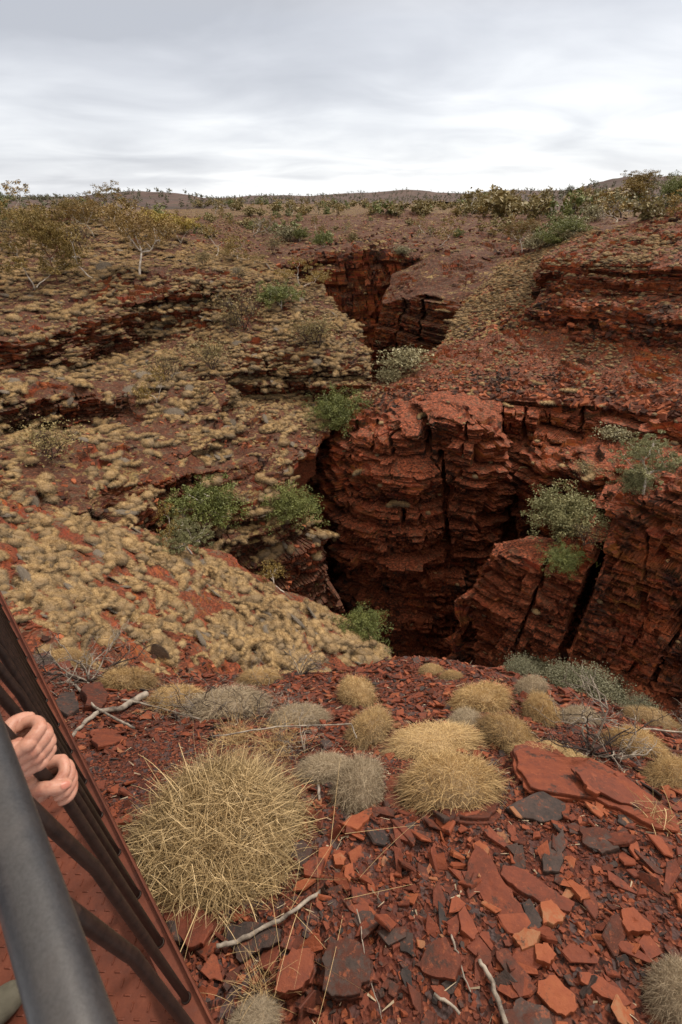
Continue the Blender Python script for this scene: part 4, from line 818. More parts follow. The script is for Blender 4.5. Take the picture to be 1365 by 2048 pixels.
gumY = make_plant('gum_tree', 'tree', 'bark_white', 'leaf_yellow', seed=5, h=3.6, trunk_r=.09, forks=3, levels=2, spread=.7, leaves=6000, leaf=.15, crown_r=.95, flatten=.5, nstem=2, first=.48)
gumG = make_plant('gum_tree', 'tree', 'bark_white', 'leaf_blue', seed=26, h=4, trunk_r=.17, lean=(.12, 0), forks=3, levels=3, spread=.95, leaves=14000, leaf=.13, crown_r=.8, flatten=.65, tw=1.5, first=.6)
busG = make_plant('green_bush', 'bush', 'bark_dark', 'leaf_green', seed=7, h=3, trunk_r=.09, forks=3, levels=2, spread=.75, leaves=13000, leaf=.10, crown_r=1.0, flatten=.85, nstem=4, first=.32)
busG2 = make_plant('green_bush', 'bush', 'bark_white', 'leaf_green', seed=8, h=3, trunk_r=.08, forks=3, levels=2, spread=.95, leaves=10000, leaf=.11, crown_r=.9, flatten=.75, nstem=3, first=.36)
treB = make_plant('blue_green_tree', 'tree', 'bark_dark', 'leaf_blue', seed=9, h=4, trunk_r=.10, forks=4, levels=2, spread=.85, leaves=16000, leaf=.13, crown_r=.95, flatten=.8, nstem=3, first=.36)
shrK = make_plant('khaki_shrub', 'shrub', 'bark_dark', 'leaf_khaki', seed=10, h=2.4, trunk_r=.05, forks=3, levels=3, spread=.6, leaves=1500, leaf=.09, crown_r=.9, flatten=.8, nstem=5, first=.28)
shrS = make_plant('twiggy_shrub', 'shrub', 'bark_dark', 'leaf_khaki', seed=11, h=2.2, trunk_r=.045, forks=3, levels=3, spread=.55, leaves=650, leaf=.08, crown_r=.9, flatten=.9, nstem=5, first=.3)
shrG = make_plant('grey_shrub', 'shrub', 'wood_grey', 'leaf_grey', seed=12, h=1.0, trunk_r=.02, forks=4, levels=3, spread=.9, leaves=9000, leaf=.042, crown_r=1.0, flatten=.7, nstem=6, first=.3)
shrP = make_plant('sage_shrub', 'shrub', 'bark_dark', 'leaf_sage', seed=13, h=2.2, trunk_r=.05, forks=3, levels=2, spread=.9, leaves=1800, leaf=.14, crown_r=1.1, flatten=.75, nstem=4, first=.3)
deadT = make_plant('dead_tree', 'dead tree', 'wood_grey', None, seed=14, h=4, trunk_r=.09, forks=3, levels=3, spread=.75, leaves=0, tw=1.7)

plant(gumA, 283, 552, 142, 'tall gum tree with leaning white trunk and bronze crown, largest on the left ridge', rz=.2)
plant(gumB, 72, 576, 100, 'small gum tree with two bent white stems standing lowest on the left ridge', rz=1.1, wide=1.1)
plant(gumD, 118, 560, 128, 'olive gum tree with reddish trunks beside a charred stump', rz=2.3, wide=.85)
plant(gumC, 190, 555, 98, 'thin gum tree with spindly pale trunk between the two bigger crowned trees', rz=.4)
plant(gumY, 318, 488, 66, 'yellow-leaved gum tree just behind the tall bronze-crowned one', rz=.9, wide=1.2)
plant(gumD, 60, 500, 80, 'olive spreading tree on the crest of the left ridge', rz=4., wide=1.)
plant(gumA, 190, 470, 72, 'bronze spreading tree behind the crest of the left ridge', rz=3., wide=1.)
plant(gumB, 228, 445, 75, 'tall thin gum poking above the other crowns of the left ridge', rz=3.5)
plant(gumD, 140, 462, 58, 'olive tree among the crowns in front of the rounded far hill', rz=5., wide=1.)
plant(gumC, 28, 442, 72, 'open gum with crooked pale limbs on the skyline at the far left', rz=2., wide=1.7)
plant(busG, -18, 440, 78, 'dark green tree cut off by the left edge of the picture', rz=2.)
plant(shrS, 163, 500, 62, 'dense twiggy dark shrub in the middle of the left ridge trees', rz=1., wide=1.2)
plant(shrK, 8, 470, 40, 'khaki shrub on the ridge at the left edge of the picture', wide=1.4)
plant(gumY, 360, 482, 50, 'small yellowish tree right of the yellow-leaved gum', rz=2.6, wide=1.3)
plant(gumC, 432, 508, 56, 'thin pale-stemmed gum where the left ridge starts to drop', rz=4.4, wide=1.4)
plant(gumB, 478, 518, 44, 'low multi-stemmed gum on the grass edge above the creek', rz=4.9, wide=1.4)
plant(deadT, 508, 470, 40, 'small white leafless tree on the red hillside beyond the creek')
plant(shrK, 410, 530, 36, 'rounded khaki shrub on the left slope right of the rock band', wide=1.1)
plant(shrS, 480, 560, 34, 'small dark twiggy shrub on the upper left slope', 'twiggy shrubs')
plant(gumB, 602, 572, 60, 'yellow-green gum leaning over the gorge edge beyond the grass slope', rz=.3, wide=1.2)
plant(busG2, 565, 612, 50, 'yellow-green rounded bush with pale stem on the grassy spur', wide=1.3)
plant(shrS, 490, 652, 80, 'large grey twiggy shrub in the middle of the left slope', wide=1.0)
plant(shrS, 462, 660, 46, 'dark bare shrub just left of the large grey twiggy one')
plant(shrK, 640, 692, 74, 'broad khaki shrub near the gorge edge above the overhang', wide=1.2)
plant(shrS, 612, 690, 50, 'twiggy shrub beside the broad khaki shrub above the overhang')
plant(shrK, 428, 735, 68, 'spreading khaki shrub with dark branches in the centre of the left slope', wide=1.2)
plant(gumC, 319, 812, 84, 'slender sapling with thin white trunk and small round crown on the left slope', rz=1.7, wide=.8)
plant(shrS, 338, 762, 64, 'thin twiggy shrub behind the slender white sapling')
plant(shrK, 107, 912, 84, 'wide khaki shrub with dark stems below the small left cliff', wide=1.35)
plant(shrS, 413, 800, 36, 'crooked dead shrub on the left slope below the spreading khaki one', wide=.6)
plant(busG, 672, 848, 78, 'bright green bush at the head of the dark slot', rz=1., wide=1.05)
plant(busG2, 408, 1050, 88, 'green leafy bush in the gully behind the twin pale gums', rz=.5, wide=1.0)
plant(gumG, 385, 1108, 92, 'pale gum with forked white trunk at the top edge of the near grassy slope', rz=2.2, wide=1.05).children
plant(gumC, 328, 1080, 74, 'small pale gum just left of the forked white-trunked gum', rz=3.2, wide=.9)
plant(busG, 575, 1030, 68, 'rounded dull green bush on the slope edge left of the slot', rz=2.7, wide=1.1)
plant(gumC, 572, 1182, 74, 'thin dark-stemmed sapling on the edge of the near grassy slope', rz=.1, wide=.9)
plant(busG, 722, 1272, 58, 'green bush at the bottom tip of the near grassy slope above the pit', rz=4., wide=1.0)
plant(shrP, 812, 738, 56, 'grey-green bush lying along the gorge edge at the top of the red crest', wide=1.45)
plant(shrP, 775, 760, 36, 'small grey-green bush left of the larger one on the gorge edge', wide=1.3)
plant(treB, 1112, 1078, 118, 'blue-green leafy tree on top of the right rock block', rz=1.2, wide=1.0)
plant(busG, 1125, 1128, 40, 'low rounded green bush at the foot of the blue-green tree', rz=.7, wide=1.4)
plant(shrS, 1172, 1085, 44, 'twiggy brown shrub right of the blue-green tree', wide=1.2)
plant(gumG, 1292, 985, 118, 'gum with curved white trunk and spreading green crown on the right cliff', rz=5.6, wide=1.15)
plant(treB, 1262, 985, 62, 'drooping green tree beside the curved white trunk', rz=3.1, wide=1.1)
plant(shrP, 1225, 880, 34, 'grey-green bush growing from the shaded right wall', wide=1.7)
plant(shrK, 1165, 945, 26, 'khaki bush on a ledge of the right recess', wide=2.2)
plant(shrP, 800, 470 + 40, 22, 'pale shrub at the lip of the far red cliff', wide=1.6)
plant(gumC, 878, 490, 55, 'lone pale gum on the red hillside beyond the gorge', wide=1.3)
plant(gumC, 852, 462, 30, 'small gum behind the lone pale gum on the red hillside', wide=1.4)
plant(gumA, 1040, 502, 66, 'gum with forked pale trunk at the gully left of the right cliff', rz=2.)
for k, (x, y, h) in enumerate(((1075, 492, 34), (1095, 488, 34), (1115, 480, 30), (1060, 495, 26), (1128, 470, 38), (1135, 458, 34))):
    plant((shrP, busG2, shrP)[k % 3], x, y, h, 'grey-green gully bush beside the forked pale gum', 'gully bushes', wide=1.4)
for x, y, h, pr, lb in ((575, 480, 36, shrP, 'pale grey-green bush in the creek beyond the red hillside edge'), (600, 478, 26, busG2, 'small green bush in the creek beside the pale one'), (630, 478, 44, gumC, 'thin white-stemmed gum right of the creek bushes'),
                        (650, 490, 30, busG2, 'low green bush under the thin gum right of the creek'), (548, 505, 40, shrK, 'khaki shrub where the creek drops into the gorge'), (705, 480, 22, shrS, 'tiny dark shrub on the crest above the far cliff'), (915, 470, 18, busG, 'dark green ball-shaped shrub on the bare red hillside'),
                        (1282, 400, 54, gumD, 'broad brown-green tree on the skyline of the right rise'), (1262, 405, 44, gumD, 'smaller tree touching the broad skyline tree on the right rise'), (1345, 405, 62, busG, 'dark green bushy tree at the right edge of the skyline'), (1325, 402, 52, deadT, 'bare grey tree on the skyline near the right edge'),
                        (1215, 425, 46, shrP, 'pale green tree above the crest of the right slope'), (1235, 440, 40, deadT, 'white leafless tree leaning over the crest of the right slope'), (1178, 440, 34, shrP, 'grey-green shrub at the top of the right slope'), (1162, 418, 40, gumA, 'dark-crowned tree behind the crest of the right slope')):
    plant(pr, x, y, h, lb, wide=1.3 if pr in (shrP, gumD) else 1.)
# small trees scattered over the plain
farA = make_plant('plain_tree', 'tree', 'bark_dark', 'leaf_olive', seed=31, h=4, trunk_r=.12, forks=3, levels=1, spread=.6, leaves=420, leaf=.45, crown_r=1.3, flatten=.9, first=.4)
farB = make_plant('plain_tree', 'tree', 'bark_dark', 'leaf_green', seed=32, h=3.4, trunk_r=.11, forks=3, levels=1, spread=.7, leaves=420, leaf=.42, crown_r=1.5, flatten=.8, first=.32)
farC = make_plant('plain_tree', 'tree', 'bark_white', 'leaf_khaki', seed=33, h=4, trunk_r=.12, forks=3, levels=1, spread=.5, leaves=300, leaf=.4, crown_r=1.1, flatten=1., first=.45)
farD = make_plant('plain_tree', 'tree', 'bark_dark', 'leaf_khaki', seed=34, h=2.6, trunk_r=.1, forks=3, levels=1, spread=.8, leaves=360, leaf=.42, crown_r=1.5, flatten=.8, first=.3)
farset = (farA, farB, farC, farD); rng = np.random.default_rng(77); cnt = 0
def scatter_trees(n, xr, yr, hr, label, group, bias=None):
    global cnt
    for i in range(n):
        x = rng.uniform(*xr); y = yr[0] + (yr[1] - yr[0]) * rng.random() ** (bias or 1.)
        p, _ = ground(x, y)
        h = rng.uniform(*hr) * (.6 + .8 * (y - yr[0]) / (yr[1] - yr[0] + 1)) ; D = p[1] * CP - p[2] * SP
        plant(farset[int(rng.integers(0, 4))], x, y, h, label, group, wide=rng.uniform(.9, 1.5)); cnt += 1
scatter_trees(120, (380, 1100), (404, 430), (10, 22), 'small dark tree on the scrubby plain below the far hills', 'trees on the far plain')
scatter_trees(44, (900, 1365), (392, 436), (18, 42), 'olive tree on the scrubby rise between the red hillside and the right hill', 'trees on the right rise')
scatter_trees(40, (330, 620), (428, 475), (10, 22), 'low shrubby tree on the red flat beyond the left ridge', 'shrubby trees beyond the left ridge')
scatter_trees(26, (640, 1120), (432, 480), (7, 16), 'isolated low shrub on the bare red hillside', 'low shrubs on the red hillside')
scatter_trees(14, (940, 1180), (430, 478), (14, 26), 'olive shrub in the hollow left of the right slope crest', 'shrubs in the hollow')
scatter_trees(16, (-60, 330), (425, 450), (20, 44), 'olive tree behind the left ridge crest', 'trees behind the left ridge')
# mass of tiny trees on the far hills
P_, N_ = sample('hills', 5200, 88, lambda P, N: 1. / (1 + (P[:, 1] / 700) ** 2)); px, py, f = proj(P_); P_ = P_[(f > 0)]
gs = Geo(); rng = np.random.default_rng(5)
g0 = [tree_geo(seed=40 + k, h=3.5, trunk_r=.14, forks=2, levels=1, spread=.6, leaves=34, leaf=1.0, crown_r=1.0, flatten=1.1, first=.45) for k in range(4)]
for p in P_:
    gw, gl = g0[int(rng.integers(0, 4))]; V = np.concatenate(gl.V); s = rng.uniform(.5, 1.0) * (1 + np.linalg.norm(p) / 1600)
    gs.add(V * s + p, np.concatenate(gl.F4), np.concatenate(gl.T) * .6)
tag(gs.build('distant_scrub', 'leaf_grey'), kind='stuff')
for pr in PROT:
    if pr.name not in USED and pr is not shrG:
        for ch in list(pr.children): bpy.data.objects.remove(ch)
        bpy.data.objects.remove(pr)

# ------------------------------------------------------------------ near ground: stones
def size_at(p, px_w): return px_w * abs(p[1] * CP - p[2] * SP) / F
def fit_plate(poly, th, name, tint, label, cat='rock', tilt=0., lift=.35, seed=0, layers=1, grp=None):
    """a slab whose outline is given as picture points on the ground; gets real thickness and broken edges"""
    rng = np.random.default_rng(seed); P0 = [ground(x, y)[0] for x, y in poly]; ce = np.mean(P0, 0); n = ground(*np.mean(poly, 0))[1]; n = n / np.linalg.norm(n) + [0, 0, .2]; n /= np.linalg.norm(n)
    # project the rays onto the slab's own plane
    pl = ce + n * th * lift; W_ = []
    for x, y in poly:
        r = ray(x, y); W_.append(r * ((pl @ n) / (r @ n)))
    W_ = np.array(W_); c = W_.mean(0); e1 = W_[0] - c; e1 -= (e1 @ n) * n; e1 /= np.linalg.norm(e1); e2 = np.cross(n, e1)
    P2 = np.stack([(W_ - c) @ e1, (W_ - c) @ e2], 1)
    if ((P2 * np.roll(np.roll(P2, -1, 0)[:, ::-1] * [1, -1], 0, 0)).sum()) < 0: P2 = P2[::-1]
    G = Geo(); z = 0
    for L_ in range(layers):
        Q = []                                                   # jagged edge
        m = len(P2)
        for i in range(m):
            a, b = P2[i], P2[(i + 1) % m]; k = 4
            for j in range(k):
                tt = j / k; q = a + (b - a) * tt; Q.append(q + rng.normal(0, .035 * (np.linalg.norm(b - a) + .01), 2) * (1 if j else .25))
        Q = np.array(Q); Q = Q.mean(0) + (Q - Q.mean(0)) * (1 + .03 * L_) + rng.normal(0, .012 * L_, 2); k = len(Q); t1 = th / layers
        cz = rng.normal(0, t1 * .05)
        rings = []
        for f_, zz_ in ((.97, z - t1), (1.0, z - t1 * .35), (.992, z - t1 * .08), (.965, z), (.6, z + t1 * .02), (.25, z + t1 * .02)):
            rings.append(np.c_[Q * f_ + (1 - f_) * Q.mean(0), np.full(k, zz_) + (rng.normal(0, t1 * .07, k) if f_ in (.97, 1.0) else 0.)])
        V = np.vstack(rings + [np.array([[*Q.mean(0), z + cz]])]); F4 = []; i = np.arange(k); j = (i + 1) % k
        for r_ in range(5): F4.append(np.stack([r_ * k + i, r_ * k + j, (r_ + 1) * k + j, (r_ + 1) * k + i], 1))
        F3 = np.stack([5 * k + i, 5 * k + j, np.full(k, 6 * k)], 1)
        Wd = c + V[:, :1] * e1 + V[:, 1:2] * e2 + V[:, 2:3] * n + n * th * .4
        G.add2(Wd - c, F3, np.vstack(F4), tint + rng.normal(0, .05) * L_); z -= t1
    o = G.build(name, 'stone'); o.location = c; tag(o, label, cat, grp); return o

SL = [  # outline, thickness, tint, label, layers
 ([(183, 1462), (215, 1457), (248, 1463), (240, 1474), (256, 1478), (228, 1490), (196, 1495), (182, 1482)], .03, .55, 'flat salmon-red plate with a notch, beside the pale branch', 1),
 ([(683, 1655), (700, 1640), (745, 1622), (738, 1645), (715, 1668)], .05, .80, 'bright orange-red wedge under the grey hummocks', 1),
 ([(950, 1690), (968, 1702), (1010, 1770), (1050, 1830), (1025, 1872), (998, 1840), (960, 1790), (930, 1772), (935, 1730)], .035, .50, 'longest dark red slab with a pointed lower end', 1),
 ([(1005, 1735), (1050, 1745), (1095, 1780), (1150, 1812), (1140, 1830), (1080, 1810), (1030, 1780), (1000, 1755)], .04, .45, 'long layered red slab crossing above the broken slabs', 2),
 ([(830, 1935), (870, 1885), (893, 1878), (925, 1928), (912, 1965), (870, 1960)], .05, .40, 'triangular maroon slab in the lower middle', 1),
 ([(655, 1905), (662, 1880), (683, 1892), (695, 1880), (722, 1893), (728, 1915), (744, 1930), (741, 1968), (725, 1975), (722, 1994), (672, 2000), (646, 1988), (652, 1950), (645, 1925)], .07, .20, 'big dark brown block with weathered layers at the bottom', 3),
 ([(548, 1990), (558, 1945), (585, 1903), (622, 1905), (628, 1945), (605, 1985), (570, 1998)], .10, .62, 'blocky red boulder left of the dark brown one', 2),
 ([(448, 1852), (505, 1845), (565, 1860), (562, 1885), (520, 1905), (482, 1928), (460, 1890)], .035, .12, 'dark slab with orange lichen lines under the stick', 1),
 ([(318, 1800), (370, 1805), (412, 1830), (430, 1858), (408, 1895), (378, 1902), (345, 1860), (320, 1830)], .05, .42, 'broad red slab half hidden below the biggest hummock', 2),
 ([(1028, 1505), (1060, 1495), (1100, 1502), (1130, 1528), (1180, 1530), (1240, 1560), (1300, 1605), (1352, 1650), (1355, 1680), (1310, 1672), (1250, 1640), (1190, 1612), (1120, 1602), (1060, 1590), (1032, 1550)], .12, .58, 'huge layered red bedrock slab behind the stones on the right', 5),
 ([(1025, 1502), (1040, 1494), (1072, 1498), (1090, 1512), (1082, 1530), (1050, 1535), (1030, 1525)], .05, .40, 'dark red block sitting on the far corner of the huge bedrock slab', 2),
 ([(1150, 1545), (1178, 1542), (1238, 1568), (1290, 1608), (1285, 1622), (1225, 1600), (1175, 1575)], .03, .50, 'thin red sheet peeling along the middle of the huge bedrock slab', 2),
 ([(1170, 1560), (1200, 1556), (1212, 1575), (1195, 1592), (1172, 1580)], .03, .68, 'orange-red flake lying on the huge bedrock slab', 1),
 ([(1205, 1590), (1232, 1580), (1236, 1602), (1218, 1612)], .03, .60, 'square red flake at the lower side of the huge bedrock slab', 1),
 ([(1190, 1598), (1200, 1592), (1210, 1612), (1204, 1630), (1192, 1618)], .03, .82, 'small orange flake at the foot of the huge bedrock slab', 1),
 ([(1235, 1632), (1262, 1630), (1268, 1646), (1248, 1655), (1235, 1645)], .02, .08, 'slate-grey flake at the foot of the huge bedrock slab', 1),
 ([(1050, 1600), (1085, 1588), (1130, 1612), (1132, 1640), (1090, 1650), (1040, 1640), (1010, 1620)], .05, .10, 'dark grey flat slab below the huge bedrock slab', 2),
 ([(870, 1605), (900, 1590), (960, 1600), (1000, 1612), (980, 1640), (930, 1640), (885, 1632)], .04, .32, 'brown plate stack just below the wide grass tuft', 2),
 ([(1160, 1658), (1212, 1662), (1240, 1700), (1205, 1712), (1165, 1690)], .035, .22, 'dark brown slab leaning under the grey slab', 1),
 ([(1125, 1655), (1132, 1700), (1118, 1750), (1085, 1748), (1090, 1700)], .05, .14, 'upright dark brown slab shaped like a tooth', 1),
 ([(1075, 1965), (1110, 1955), (1150, 1995), (1152, 2025), (1130, 2038), (1098, 2020), (1072, 1990)], .05, .88, 'bright orange rounded plate near the bottom', 1),
 ([(990, 1905), (1010, 1900), (1062, 1960), (1068, 1990), (1040, 2002), (1012, 1960)], .04, .42, 'long maroon slab just above the orange plate', 1),
 ([(1155, 1945), (1190, 1950), (1240, 1980), (1262, 2010), (1245, 2018), (1190, 1985), (1160, 1965)], .03, .60, 'narrow curved red slab near the right bottom', 1),
 ([(1240, 1825), (1265, 1820), (1302, 1855), (1300, 1870), (1255, 1872), (1242, 1850)], .06, .66, 'tan and red cornered stone at the right', 1),
 ([(1080, 1810), (1100, 1803), (1130, 1835), (1125, 1850), (1085, 1852)], .04, .93, 'pale tan cornered stone beside the long layered slab', 1),
 ([(1045, 1810), (1060, 1800), (1085, 1845), (1078, 1865), (1055, 1862)], .03, .08, 'slate-grey pointed stone beside the pale tan one', 1),
 ([(1025, 1880), (1050, 1862), (1082, 1870), (1075, 1895), (1045, 1908)], .05, .95, 'pinkish grey stone under the slate-grey one', 1),
 ([(1068, 1895), (1095, 1892), (1112, 1915), (1100, 1935), (1072, 1925)], .05, .84, 'orange-brown stone between the pinkish one and the orange plate', 1),
 ([(915, 1830), (928, 1815), (955, 1870), (945, 1885), (920, 1865)], .04, .60, 'red diamond-shaped plate left of the longest slab', 1),
 ([(945, 1690), (960, 1683), (980, 1700), (975, 1715), (950, 1712)], .03, .88, 'small bright orange stone above the longest slab', 1),
 ([(605, 1735), (630, 1718), (652, 1722), (640, 1762), (610, 1755)], .04, .55, 'red plate at the right foot of the biggest hummock', 1),
 ([(665, 1715), (680, 1708), (692, 1720), (688, 1735), (670, 1733)], .03, .86, 'round orange pebble right of the biggest hummock', 1),
 ([(690, 1735), (705, 1728), (708, 1755), (698, 1768), (688, 1755)], .03, .78, 'upright orange stone just below the round pebble', 1),
 ([(1040, 2000), (1100, 2030), (1110, 2070), (1040, 2090), (1000, 2040)], .05, .2, 'dark slab cut by the bottom of the picture', 1),
 ([(786, 1650), (800, 1648), (835, 1675), (830, 1690), (790, 1680)], .03, .45, 'small maroon plate below the straw tuft', 1),
 ([(100, 1340), (140, 1330), (150, 1375), (120, 1415), (95, 1390)], .18, .42, 'upright red rock beside the railing', 2),
 ([(60, 1320), (98, 1310), (110, 1345), (90, 1380), (60, 1360)], .15, .14, 'dark grey rock next to the upright red rock', 2),
 ([(118, 1395), (150, 1392), (158, 1425), (135, 1440), (112, 1425)], .10, .10, 'dark rounded rock beside the railing', 1),
 ([(165, 1378), (198, 1372), (215, 1400), (200, 1428), (168, 1420)], .12, .30, 'brown rock at the foot of the burnt shrub', 2),
]
for i, (poly, th, ti, lb, ly) in enumerate(SL):
    onslab = any(w_ in lb for w_ in ('sitting on the far', 'peeling', 'flake lying'))
    fit_plate(poly, th, 'stone_slab', ti, lb, layers=ly, seed=300 + i, lift=(.075 / th + .2) if onslab else (.10 if 'huge layered' in lb else .35))

# medium stones: 240 individuals, then the uncountable small chips
def nearw(P, N):
    px, py, f = proj(P); return ((px > -60) & (px < 1430) & (py > 1290) & (py < 2110) & (f > 0)) * 1.
PN, NN = sample('rocky_ground', 10500, 91, nearw); rng = np.random.default_rng(91)
px, py, f = proj(PN); den = np.where(py > 1560, 1., .7) * np.where((px < 600) & (px > 260) & (py > 1480) & (py < 1830), .3, 1.)
keep = rng.random(len(PN)) < den; PN, NN = PN[keep], NN[keep]
protoR = []
for k in range(14):
    g = rock_geo(rng, rng.uniform(.14, .42), int(rng.integers(5, 8))); protoR.append((np.concatenate(g.V), np.concatenate(g.F3), np.concatenate(g.F4)))
szs = .012 + .050 * rng.random(len(PN)) ** 2.4; szs *= .75 + .3 * np.linalg.norm(PN, axis=1) / 3
app = szs / np.linalg.norm(PN, axis=1); o_ = np.argsort(-app)[:245]; sel = set(o_.tolist())
COLN = ['dark grey', 'maroon', 'red', 'orange-red', 'tan']
tints = np.clip(rng.normal(.50, .23, len(PN)), .0, 1.)
for i in o_:
    V, F3, F4 = protoR[int(rng.integers(0, 14))]; Rm = frame(NN[i], rng.random() * 6.28, .32, rng); s_ = szs[i] * 1.05; V2 = (V * s_ * [rng.uniform(.9, 1.5), 1, 1]) @ Rm.T
    o = mesh_obj('stone', V2, [F3, F4], 'stone', tint=np.full(len(V), tints[i])); o.location = PN[i] + NN[i] * s_ * .22
    c_ = COLN[int(np.clip(tints[i] * 5, 0, 4))]; tag(o, c_ + ' angular ironstone fragment lying loose on the near ground', 'stone', c_ + ' stones on the near ground')
rest = [i for i in range(len(PN)) if i not in sel]
merged_rocks('gravel', PN[rest], NN[rest], szs[rest] * .8, 92, 'stone', (.15, .45), .3, tints[rest], sink=.2)
NGV = 27000
def nearw2(P, N): px, py, f = proj(P); return (np.hypot(P[:, 0], P[:, 1]) < 4.8) * np.where(nearw(P, N) > 0, 1., .4)
PG, NG = sample('rocky_ground', NGV, 93, nearw2); sz = (.0045 + .013 * np.random.default_rng(93).random(NGV) ** 2) * (.6 + .35 * np.linalg.norm(PG, axis=1) / 2.4)
merged_rocks('gravel', PG, NG, sz, 94, 'stone', (.25, .7), .4, np.clip(np.random.default_rng(95).normal(.42, .2, NGV), 0, 1), sink=.15)
PO, NO = sample('rocky_ground', 1500, 97, lambda P, N: (np.hypot(P[:, 0], P[:, 1]) < 5.2) * (nearw(P, N) == 0)); merged_rocks('gravel', PO, NO, .015 + .05 * np.random.default_rng(97).random(1500) ** 2.2, 98, 'stone', (.15, .45), .3, None, sink=.2)
# dry leaf litter
PL, NL = sample('rocky_ground', 1500, 96, nearw); rng = np.random.default_rng(96); D = rng.normal(0, 1, (1500, 3)); D -= (D * NL).sum(1)[:, None] * NL * .85
kk = rng.random(1500) < .35
V, Fq, T = blades(PL + NL * .008, D, .018 + .045 * rng.random(1500), np.where(kk, .0075, .0035), .1 * rng.random(1500), 2, rng)
gl_ = Geo(); gl_.add(V, Fq, np.clip(T * .5 + .5, 0, 1)); tag(gl_.build('leaf_litter', 'straw_grey'), kind='stuff')

# ------------------------------------------------------------------ near spinifex and dry grass
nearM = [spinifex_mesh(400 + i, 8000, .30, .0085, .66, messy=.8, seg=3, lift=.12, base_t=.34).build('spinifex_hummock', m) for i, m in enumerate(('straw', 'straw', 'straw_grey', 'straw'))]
GREYM = nearM[2].data; used_near = set()
def hummock(px, py, wpx, hpx, var, label, el=1., rz=0., grp=None):
    p, n = ground(px, py); src = nearM[var]
    o = src if var not in used_near else bpy.data.objects.new('spinifex_hummock', src.data)
    if var in used_near: C.collection.objects.link(o)
    used_near.add(var); r = size_at(p, wpx) * .50; h = size_at(p, hpx) / .66 * .64
    from mathutils import Matrix
    Rm = frame(np.array([0, 0, 1.]) + n * .5, rz, .0, RNG); Sm = Rm @ np.diag([r, r * .66 / el ** .6, h])
    o.matrix_world = Matrix([[*Sm[k], p[k]] for k in range(3)] + [[0, 0, 0, 1]]); tag(o, label, 'grass tussock', grp)
g = Geo(); rng = np.random.default_rng(500); nb = 24000                               # the big one, built blade by blade
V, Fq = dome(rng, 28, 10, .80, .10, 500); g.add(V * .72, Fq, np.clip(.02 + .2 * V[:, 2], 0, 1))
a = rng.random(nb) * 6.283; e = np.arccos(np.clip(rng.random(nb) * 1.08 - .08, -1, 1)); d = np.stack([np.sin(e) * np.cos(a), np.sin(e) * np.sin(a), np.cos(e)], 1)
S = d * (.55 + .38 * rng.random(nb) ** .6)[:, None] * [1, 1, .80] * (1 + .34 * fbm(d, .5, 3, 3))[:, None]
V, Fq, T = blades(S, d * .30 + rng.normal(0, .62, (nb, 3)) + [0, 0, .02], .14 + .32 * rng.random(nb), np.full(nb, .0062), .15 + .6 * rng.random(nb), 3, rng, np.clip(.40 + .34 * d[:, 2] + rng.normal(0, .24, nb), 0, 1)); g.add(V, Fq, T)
nl = 60; a = rng.random(nl) * 6.283; d = np.stack([np.cos(a), np.sin(a), .2 + .9 * rng.random(nl)], 1)
V, Fq, T = blades(d * .5, d, .5 + .55 * rng.random(nl), np.full(nl, .011), .25 + .5 * rng.random(nl), 6, rng, np.clip(.8 + .2 * rng.random(nl), 0, 1)); g.add(V, Fq, T)
g = g.build('spinifex_hummock', 'straw_green'); p, n = ground(430, 1700); g.location = p + [0, 0, -.05]; r = size_at(p, 370) * .51; g.scale = (r, r, r * .95)
tag(g, 'biggest green-gold spinifex hummock in the foreground beside the railing', 'grass tussock')
